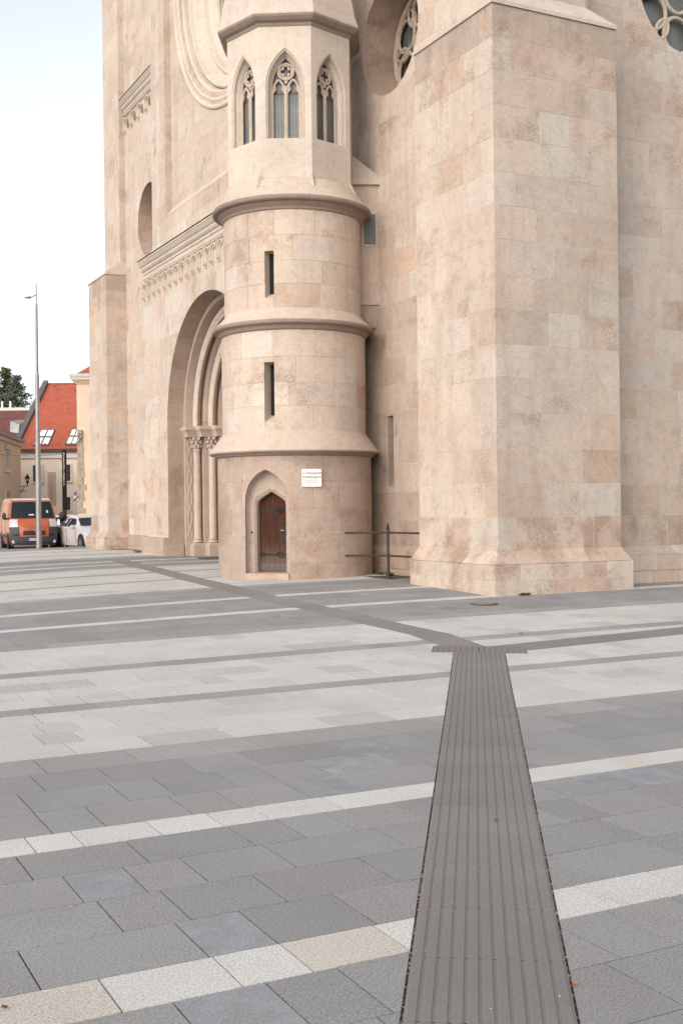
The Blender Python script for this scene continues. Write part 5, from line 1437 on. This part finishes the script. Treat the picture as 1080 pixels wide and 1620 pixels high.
# lettered stele
Ys = 66.0; xs0, xs1 = Xp(98.6, 760, Ys), Xp(104.6, 760, Ys); zs1 = Zp(101, 712, Ys)
stele = empty('lettered_stele', W((xs0+xs1)/2, Ys, gz), 0, 'slim black stele with white letters running down it, before the cream house', 'stele')
fbox(MB(), xs0, xs1, Ys, Ys+.22, gz-.1, zs1).build('pillar', plain('black_steel', (.012, .010, .010), .8, 0, noise=.2, spec=.1), stele)
LET = plain('white_letter_paint', (.62, .60, .60), .6, noise=.03)
for i, ch_ in enumerate('GERECHTIGKEIT'):
    y = 719.0 + i*4.13
    text('letter', ch_, 4.1/1833*Ys/.72*.80, LET, stele, W((xs0+xs1)/2, Ys-.004, Zp(101, y, Ys)), rt, (0, 0, 1), .003)

# traffic signs
Yt = 68.0; ts = empty('traffic_sign', W(Xp(120.6, 800, Yt), Yt, gz), 0, 'thin pole with small blue plate and white square sign with black diagonal arrow', 'sign')
tp_ = W(Xp(120.8, 800, Yt), Yt+.05, 0); MB().lathe([(.03, gz), (.03, Zp(120, 777, Yt))], (tp_.x, tp_.y), 8).build('pole', STEEL, ts)
fbox(MB(), Xp(117.2, 780, Yt), Xp(121.8, 780, Yt), Yt, Yt+.015, Zp(119, 784, Yt), Zp(119, 778, Yt)).build('blue_plate', plain('sign_blue', (.07, .09, .18), .5), ts)
fbox(MB(), Xp(117.6, 788, Yt), Xp(122.8, 788, Yt), Yt, Yt+.015, Zp(119, 791, Yt), Zp(119, 784.6, Yt)).build('white_plate', plain('sign_white', (.50, .50, .52), .5), ts)
mb = MB(); P0, P1_ = W(Xp(117.0, 792.5, Yt), Yt-.006, Zp(119, 792.5, Yt)), W(Xp(125, 784.3, Yt), Yt-.006, Zp(119, 784.3, Yt)); d_ = (P1_-P0); nn_ = Vector((0,0,1)).cross(fw).normalized(); pr_ = d_.normalized().cross(fw)*.045
mb.hexa([P0-pr_, P1_-pr_, P1_+pr_, P0+pr_], [q + fw*.005 for q in (P0-pr_, P1_-pr_, P1_+pr_, P0+pr_)]); mb.build('black_arrow', INK, ts)

# ------------------------------------------------------------------ vehicles (local frame: front towards -y, x to the viewer's right)
def objl(name, me, parent):
    o = bpy.data.objects.new(name, me); COL.objects.link(o); o.parent = parent; return o
def paint(name, c, rough=.28):
    m = plain(name, c, rough, noise=.05, scale=3, spec=.5); m.node_tree.nodes['Principled BSDF'].inputs['Coat Weight'].default_value = .5; return m
ORANGE = paint('orange_paint', (.38, .085, .032)); SILVER = paint('silver_lilac_paint', (.52, .47, .47)); WHITEP = paint('white_paint', (.62, .61, .60))
BUMP = plain('grey_bumper_plastic', (.045, .045, .046), .6, noise=.1); AUTOGL = plain('car_glass', (.010, .013, .016), .05, noise=.5, scale=1.5, spec=.5)
RUB = plain('tyre_rubber', (.018, .017, .017), .85); RIM = plain('alloy', (.34, .33, .33), .35, .7); HEADL = plain('headlight_glass', (.50, .50, .51), .12, noise=.25, scale=25, spec=.9); CHROME = plain('chrome', (.55, .55, .56), .2, .9)
def wheel(parent, x, y, r_, w, sp=5):
    e = bpy.data.objects.new('wheel', None); COL.objects.link(e); e.parent = parent; e.location = (x, y, r_)
    def lat(prof, m_, nm):
        mb = MB(); mb.lathe([(a, b) for a, b in prof], (0, 0), 24, axis='u'); objl(nm, mb.mesh(nm, m_), e)
    lat([(r_*.62, -w/2), (r_*.93, -w/2), (r_, -w*.36), (r_, w*.36), (r_*.93, w/2), (r_*.62, w/2)], RUB, 'tyre')
    mb = MB(); sgn = 1 if x > 0 else -1
    mb.lathe([(r_*.62, -w*.45), (r_*.62, w*.45)], (0, 0), 24, axis='u'); mb.lathe([(.01, sgn*w*.42), (r_*.16, sgn*w*.44), (r_*.17, sgn*w*.30)], (0, 0), 16, axis='u')
    for i in range(sp):
        a = 2*math.pi*i/sp; c, s_ = math.cos(a), math.sin(a); t1, t2 = .055, .045
        q = lambda rr, tt, xx: (xx, rr*c - tt*s_, rr*s_ + tt*c)
        mb.hexa([q(.03, -t1, sgn*w*.30), q(r_*.61, -t2, sgn*w*.36), q(r_*.61, t2, sgn*w*.36), q(.03, t1, sgn*w*.30)], [q(.03, -t1, sgn*w*.43), q(r_*.61, -t2, sgn*w*.44), q(r_*.61, t2, sgn*w*.44), q(.03, t1, sgn*w*.43)])
    objl('rim', mb.mesh('rim', RIM), e)
    mb = MB(); mb.add([(sgn*w*.05, r_*.6*math.cos(2*math.pi*i/20), r_*.6*math.sin(2*math.pi*i/20)) for i in range(20)], [tuple(range(20))]); objl('brake_disc', mb.mesh('brake_disc', DARK), e)

def make_van(loc, rz):
    van = empty('delivery_van', loc, rz, 'orange delivery van with dark grey bumper facing the square, behind the lamp mast', 'van')
    rows = [(.20, .10, .93), (.32, .02, .98), (.55, 0, 1.0), (.78, .0, 1.01), (.97, .04, 1.015), (1.12, .12, 1.01), (1.33, .36, .99), (1.40, .44, .985), (1.75, .74, .93), (2.06, 1.0, .87), (2.14, 1.10, .855), (2.20, 1.3, .83), (2.24, 1.75, .80)]
    fs_ = [-1, -.93, -.8, -.5, 0, .5, .8, .93, 1]
    def Sf(f, z):
        zs_ = [q[0] for q in rows]; y = interp(z, zs_, [q[1] for q in rows]); w = interp(z, zs_, [q[2] for q in rows])
        cv = interp(z, [.2, 1.3, 2.1], [.30, .26, .14]); return Vector((f*w, y + cv*abs(f)**3.2, z))
    V = []; F = []
    for (z, y, w) in rows:
        wb = w + .01; V += [(-wb, 4.95, z)] + [tuple(Sf(f, z)) for f in fs_] + [(wb, 4.95, z)]
    n = len(fs_) + 2
    for j in range(len(rows)-1):
        for i in range(n-1): F.append((j*n+i, j*n+i+1, (j+1)*n+i+1, (j+1)*n+i))
        F.append((j*n+n-1, j*n, (j+1)*n, (j+1)*n+n-1))
    F.append(tuple((len(rows)-1)*n+i for i in range(n))); F.append(tuple(reversed(range(n))))
    objl('body', newmesh('body', V, F, ORANGE, [True]*len(F)), van)
    def patch(name, f0, f1, z0, z1, m_, lift, parent=van, n_=8, m2=5, taper=0):
        mb = MB(); pts = []
        for j in range(m2+1):
            t = j/m2; z = lerp(z0, z1, t)
            for i in range(n_+1):
                f = lerp(f0 - taper*t*(1 if f0 > 0 else -1)*0, f1, i/n_)
                p = Sf(f, z) + Vector((0, -lift, lift*.3)); pts.append(p)
        mb.add(pts, [(j*(n_+1)+i, j*(n_+1)+i+1, (j+1)*(n_+1)+i+1, (j+1)*(n_+1)+i) for j in range(m2) for i in range(n_)], True)
        return objl(name, mb.mesh(name, m_), parent)
    patch('windscreen', -.93, .93, 1.36, 2.07, AUTOGL, .012, n_=14, m2=8)
    patch('roof_strip', -.95, .95, 2.14, 2.22, plain('pale_roof_edge', (.60, .50, .46), .4), .01)
    bp_ = patch('bumper', -1.0, 1.0, .22, .56, BUMP, .03, n_=20); patch('bumper_corner', -1.0, -.62, .56, .97, BUMP, .028); patch('bumper_corner', .62, 1.0, .56, .97, BUMP, .028)
    patch('headlight', -.98, -.66, .99, 1.31, HEADL, .02); patch('headlight', .66, .98, .99, 1.31, HEADL, .02)
    patch('bonnet', -.64, .64, 1.0, 1.31, ORANGE, .014); patch('grille_surround', -.60, .60, .57, .96, ORANGE, .034)
    g_ = patch('grille', -.46, .46, .63, .82, plain('grille_black', (.012, .011, .011), .6), .044)
    for z in (.67, .725, .78): patch('grille_bar', -.45, .45, z, z+.015, BUMP, .052, m2=1)
    for s_ in (-1, 1):
        patch('air_slot', *sorted((s_*.62, s_*.84)), .60, .665, DARK, .036)
        mb = MB(); p = Sf(s_*.86, .36) + Vector((0, -.035, 0)); mb.lathe([(.075, p.z*0), (.06, .012), (.0, .014)], (0, 0), 16)
        mb.v = [Vector((p.x + q.x, p.y - q.z, p.z + q.y)) for q in mb.v]; objl('fog_light', mb.mesh('fog_light', HEADL), van)
    # badge: an upright emblem of bent chrome bars
    mb = MB(); b0_ = Vector((-.10, -.055, .80)); mb.tube([b0_+Vector((-.11, 0, .09)), b0_+Vector((-.02, 0, .05)), b0_+Vector((.05, 0, -.02)), b0_+Vector((.12, 0, -.06))], [.018, .034, .034, .012], 6); mb.tube([b0_+Vector((.02, 0, .07)), b0_+Vector((.09, 0, .04)), b0_+Vector((.13, 0, .0))], [.012, .024, .010], 6)
    mb.v = [v + Vector((.1, 0, 0)) for v in mb.v]; objl('badge', mb.mesh('badge', CHROME), van)
    pl = bpy.data.objects.new('number_plate', None); COL.objects.link(pl); pl.parent = van
    objl('plate', MB().box(-.27, .27, -.052, -.040, .40, .51).mesh('plate', plain('plate_white', (.5, .5, .52), .5)), pl); objl('plate_band', MB().box(-.27, -.215, -.0545, -.0525, .402, .508).mesh('plate_band', plain('plate_blue', (.02, .06, .32), .5)), pl)
    mb = MB()
    for i in range(7): mb.box(-.18 + i*.06, -.145 + i*.06, -.0545, -.0525, .425, .485)
    objl('plate_characters', mb.mesh('plate_characters', INKG), pl)
    for s_ in (-1, 1):
        m_ = bpy.data.objects.new('wing_mirror', None); COL.objects.link(m_); m_.parent = van
        mb = MB(); mb.ball((s_*1.19, .62, 1.46), .125, 12, 8, (.72, .42, 1.25)); objl('housing', mb.mesh('housing', BUMP), m_)
        mb = MB(); mb.tube([(s_*.98, .62, 1.36), (s_*1.15, .62, 1.34)], .05, 6); objl('stalk', mb.mesh('stalk', BUMP), m_)
        mb = MB(); xx = lambda z: s_*(interp(z, [q[0] for q in rows], [q[2] for q in rows]) + .014)
        mb.add([(xx(1.40), .95, 1.42), (xx(1.4), 1.75, 1.42), (xx(2.0), 1.75, 2.0), (xx(2.0), 1.25, 2.0)], [(0,1,2,3)]); objl('side_window', mb.mesh('side_window', AUTOGL), van)
        for y in (1.9, 4.0):
            mb = MB(); mb.tube([(xx(1.0), y, .35), (xx(1.0), y, 1.3), (xx(2.0)+.0, y, 2.05)], .006, 4); objl('door_seam', mb.mesh('door_seam', DARK), van)
        objl('side_trim', MB().box(*sorted((s_*1.0, s_*1.045)), 1.2, 4.9, .52, .64).mesh('side_trim', BUMP), van)
        for y in (.92, 4.05):
            wheel(van, s_*.90, y, .335, .22, 6)
            mb = MB(); mb.lathe([(.40, s_*1.019), (.0, s_*1.019)], (y, .36), 24, axis='u'); objl('wheel_arch', mb.mesh('wheel_arch', DARK), van)
    mb = MB(); mb.ball((-.45, .97, 1.72), .085, 10, 6, (1, .4, 1.7)); objl('interior_mirror', mb.mesh('interior_mirror', DARK), van)
    for a, b in ((-.55, -.05), (.15, .75)):
        mb = MB(); mb.tube([Sf(a, 1.36)+Vector((0, -.04, .02)), Sf((a+b)/2, 1.40)+Vector((0, -.04, .0)), Sf(b, 1.40)+Vector((0, -.03, 0))], .012, 5); objl('wiper', mb.mesh('wiper', BUMP), van)
    patch('windscreen_sticker', .62, .70, 1.58, 1.70, plain('pale_sticker', (.45, .55, .48), .5), .016); patch('parking_paper', -.18, .05, 1.48, 1.53, plain('paper', (.55, .58, .58), .6), .016)
    return van
YV = 49.6; vz = zg(0, 60)
vp = W(Xp(55, 860, YV), YV, vz)
make_van(vp, -TH + R(21))

def make_car(loc, rz, label, body):
    car = empty('parked_car', loc, rz, label, 'car', 'cars parked on the street')
    # stations: y, half width, z low, z waist, half width top, z top
    ST = [(0.0, .62, .36, .60, .55, .62), (.10, .78, .24, .66, .68, .70), (.45, .88, .20, .74, .76, .80), (1.05, .905, .19, .86, .78, .90), (1.35, .91, .19, .90, .72, .965), (2.05, .915, .19, .93, .585, 1.36), (2.55, .915, .19, .94, .57, 1.425),
          (3.2, .91, .19, .95, .57, 1.41), (3.75, .905, .19, .96, .59, 1.24), (4.1, .89, .22, .97, .66, 1.05), (4.5, .83, .28, .96, .68, 1.0), (4.62, .72, .40, .86, .62, .90)]
    V = []; F = []
    for (y, w, zl_, zw, wt, zt_) in ST:
        half = [(w*.93, zl_), (w*.985, lerp(zl_, zw, .25)), (w, lerp(zl_, zw, .6)), (w*.985, zw), (wt, zt_), (wt*.5, zt_+.022), (0, zt_+.03)]
        V += [(-x, y, z) for x, z in half] + [(x, y, z) for x, z in reversed(half[:-1])]
    n = 13
    for j in range(len(ST)-1):
        for i in range(n-1): F.append((j*n+i, (j+1)*n+i, (j+1)*n+i+1, j*n+i+1))
        F.append((j*n+n-1, (j+1)*n+n-1, (j+1)*n, j*n))
    F.append(tuple(range(n))); F.append(tuple(reversed(range((len(ST)-1)*n, len(ST)*n))))
    me = newmesh('body', V, F, body, [True]*len(F)); outward(me); objl('body', me, car)
    def ringp(j, i): return Vector(V[j*n+i])
    def glass(name, pts, m_=AUTOGL, lift=.012):
        c = sum(pts, Vector())/len(pts); nr = (pts[1]-pts[0]).cross(pts[2]-pts[0]).normalized()
        if nr.dot(c - Vector((0, 2.5, .8))) < 0: nr = -nr
        mb = MB(); mb.add([c + (p-c)*.97 + nr*lift for p in pts], [tuple(range(len(pts)))]); return objl(name, mb.mesh(name, m_), car)
    for side in (0, 1):
        I = (lambda j, k: ringp(j, k)) if side == 0 else (lambda j, k: ringp(j, 12-k))
        w_ = lambda j, t: I(j, 3).lerp(I(j, 4), t)
        glass('side_window', [w_(4, .25).lerp(w_(5, .1), .25), w_(6, .08), w_(6, .86), w_(5, .86)]); glass('side_window', [w_(6, .08) + Vector((0, .06, 0)), w_(8, .10).lerp(w_(7, .1), .2), w_(7, .86).lerp(w_(8, .86), .35), w_(6, .86) + Vector((0, .06, 0))])
    for a, b in (((4, .35), (5, .92)), ):
        L0 = ringp(4, 4).lerp(ringp(5, 4), .10); L1 = ringp(4, 4).lerp(ringp(5, 4), .92); R0_, R1_ = Vector((-L0.x, L0.y, L0.z)), Vector((-L1.x, L1.y, L1.z)); m0, m1 = Vector((0, L0.y-.03, L0.z+.02)), Vector((0, L1.y-.03, L1.z+.03))
        mb = MB(); up = Vector((0, -.02, .016)); mb.add([L0*1+up, m0+up, R0_+up, R1_+up, m1+up, L1+up], [(0,1,4,5), (1,2,3,4)], True); objl('windscreen', mb.mesh('windscreen', AUTOGL), car)
    mb = MB(); L0 = ringp(8, 4); L1 = ringp(9, 4); up = Vector((0, .015, .015)); mb.add([L0*1.0+up, Vector((-L0.x, L0.y, L0.z))+up, Vector((-L1.x, L1.y, L1.z))+up, L1+up], [(0,1,2,3)]); objl('rear_window', mb.mesh('rear_window', AUTOGL), car)
    for s_ in (-1, 1):
        mb = MB(); mb.ball((s_*1.0, 1.62, .98), .11, 12, 8, (1, .55, .75)); objl('wing_mirror', mb.mesh('wing_mirror', body), car)
        mb = MB(); mb.ball((s_*.66, .12, .62), .15, 12, 8, (1.2, .6, .5)); objl('headlight', mb.mesh('headlight', HEADL), car)
        mb = MB(); mb.ball((s_*.70, 4.5, .82), .16, 12, 8, (1.0, .5, .5)); objl('tail_light', mb.mesh('tail_light', plain('tail_red', (.25, .01, .01), .3)), car)
        for y in (.88, 3.62):
            mb = MB(); mb.lathe([(.365, s_*.916), (.0, s_*.916)], (y, .34), 24, axis='u'); objl('wheel_arch', mb.mesh('wheel_arch', DARK), car)
            wheel(car, s_*.845, y, .32, .20, 5)
        for y in (2.62, 3.1): objl('door_handle', MB().box(*sorted((s_*.905, s_*.94)), y, y+.18, .80, .825).mesh('door_handle', body), car)
        for y in (1.5, 2.58, 3.35):
            mb = MB(); mb.tube([(s_*.905, y, .28), (s_*.922, y, .55), (s_*.91, y, .92)], .007, 4); objl('door_seam', mb.mesh('door_seam', DARK), car)
    objl('grille', MB().box(-.40, .40, -.012, .05, .40, .60).mesh('grille', BUMP), car)
    return car
YC = 50.0
make_car(W(Xp(173, 860, YC-1.6), YC-1.6, vz), -TH + R(33), 'silver-white saloon car parked right of the orange van, half behind the church', SILVER)
make_car(W(Xp(131, 860, YC+8), YC+8, vz), -TH + R(30), 'white car mostly hidden behind the silver saloon', WHITEP)

# ------------------------------------------------------------------ the passer-by between van and car
def make_person(loc, rz, label):
    per = empty('person', loc, rz, label, 'person')
    J = {'pel': (0, 0, .92, .135, .10), 'wst': (0, .0, 1.06, .125, .09), 'chs': (0, -.01, 1.25, .15, .105), 'nb': (0, 0, 1.39, .075, .07), 'nk': (0, -.005, 1.44, .048, .048), 'hd': (0, -.015, 1.54, .078, .092), 'tp': (0, -.01, 1.62, .062, .07)}
    E_ = [('pel', 'wst'), ('wst', 'chs'), ('chs', 'nb'), ('nb', 'nk'), ('nk', 'hd'), ('hd', 'tp')]
    for s_, t in ((-1, 'l'), (1, 'r')):
        J.update({t+'sh': (s_*.165, 0, 1.36, .055, .055), t+'el': (s_*.22, .03, 1.10, .042, .042), t+'wr': (s_*.20, -.05, .88, .030, .030), t+'ha': (s_*.19, -.07, .80, .034, .022),
                  t+'hp': (s_*.09, 0, .86, .085, .085), t+'kn': (s_*.10, -.02 if s_ < 0 else .06, .48, .058, .058), t+'an': (s_*.10, .02 if s_ < 0 else .14, .09, .040, .040), t+'to': (s_*.11, -.13 if s_ < 0 else 0, .035, .038, .030)})
        E_ += [('nb', t+'sh'), (t+'sh', t+'el'), (t+'el', t+'wr'), (t+'wr', t+'ha'), ('pel', t+'hp'), (t+'hp', t+'kn'), (t+'kn', t+'an'), (t+'an', t+'to')]
    keys = list(J); me = bpy.data.meshes.new('body'); me.from_pydata([J[k][:3] for k in keys], [(keys.index(a), keys.index(b)) for a, b in E_], [])
    o = bpy.data.objects.new('body', me); COL.objects.link(o); sk = o.modifiers.new('skin', 'SKIN'); sub = o.modifiers.new('sub', 'SUBSURF'); sub.levels = 2; sub.render_levels = 2
    for i, k in enumerate(keys):
        sv = me.skin_vertices[0].data[i]; sv.radius = (J[k][3], J[k][4]); sv.use_root = (k == 'pel')
    bpy.context.view_layer.update(); dg = bpy.context.evaluated_depsgraph_get(); m2 = bpy.data.meshes.new_from_object(o.evaluated_get(dg), depsgraph=dg); bpy.data.objects.remove(o)
    COAT = plain('plum_jacket', (.035, .018, .03), .8, noise=.3, scale=20); TROU = plain('dark_trousers', (.02, .021, .028), .85); SKIN = plain('skin', (.45, .27, .20), .55); HAIR = plain('dark_brown_hair', (.020, .012, .009), .5, noise=.4, scale=40)
    m2.materials.clear()
    for m_ in (COAT, TROU, SKIN): m2.materials.append(m_)
    for p in m2.polygons:
        z = p.center.z; x = abs(p.center.x); p.use_smooth = True
        p.material_index = 2 if (z > 1.43 or (z < .86 and x > .165 and z > .6)) else (1 if z < .86 else 0)
    objl('body', m2, per)
    mb = MB(); mb.ball((0, .005, 1.585), .112, 16, 10, (.92, 1.02, 1.0)); mb.v = [v for v in mb.v]
    for i, v in enumerate(mb.v):
        if v.y < -.06 and v.z < 1.61: mb.v[i] = Vector((v.x*.85, -.05, v.z))
    mb.tube([(0, .05, 1.60), (0, .085, 1.50), (0, .10, 1.38), (0, .095, 1.26)], [.09, .105, .10, .04], 12); 
    for s_ in (-1, 1): mb.tube([(s_*.07, .01, 1.6), (s_*.095, .03, 1.48), (s_*.10, .02, 1.34)], [.04, .045, .02], 8)
    objl('hair', mb.mesh('hair', HAIR), per)
    for s_ in (-1, 1):
        mb = MB(); mb.ball((s_*.032, -.098, 1.55), .011, 8, 6); objl('eye', mb.mesh('eye', INK), per)
    mb = MB(); mb.tube([(0, -.098, 1.55), (0, -.118, 1.52), (0, -.10, 1.512)], [.010, .014, .008], 6); objl('nose', mb.mesh('nose', SKIN), per)
    mb = MB(); mb.tube([(-.022, -.098, 1.487), (0, -.105, 1.486), (.022, -.098, 1.487)], .006, 5); objl('mouth', mb.mesh('mouth', plain('lips', (.35, .14, .12), .5)), per)
    return per
YP = 51.3
pp_ = W(Xp(103.5, 860, YP), YP, 0); pp_.z = zg(pp_.x, pp_.y)
make_person(pp_, -TH + R(150), 'person with long dark hair and plum jacket standing between van and silver car')
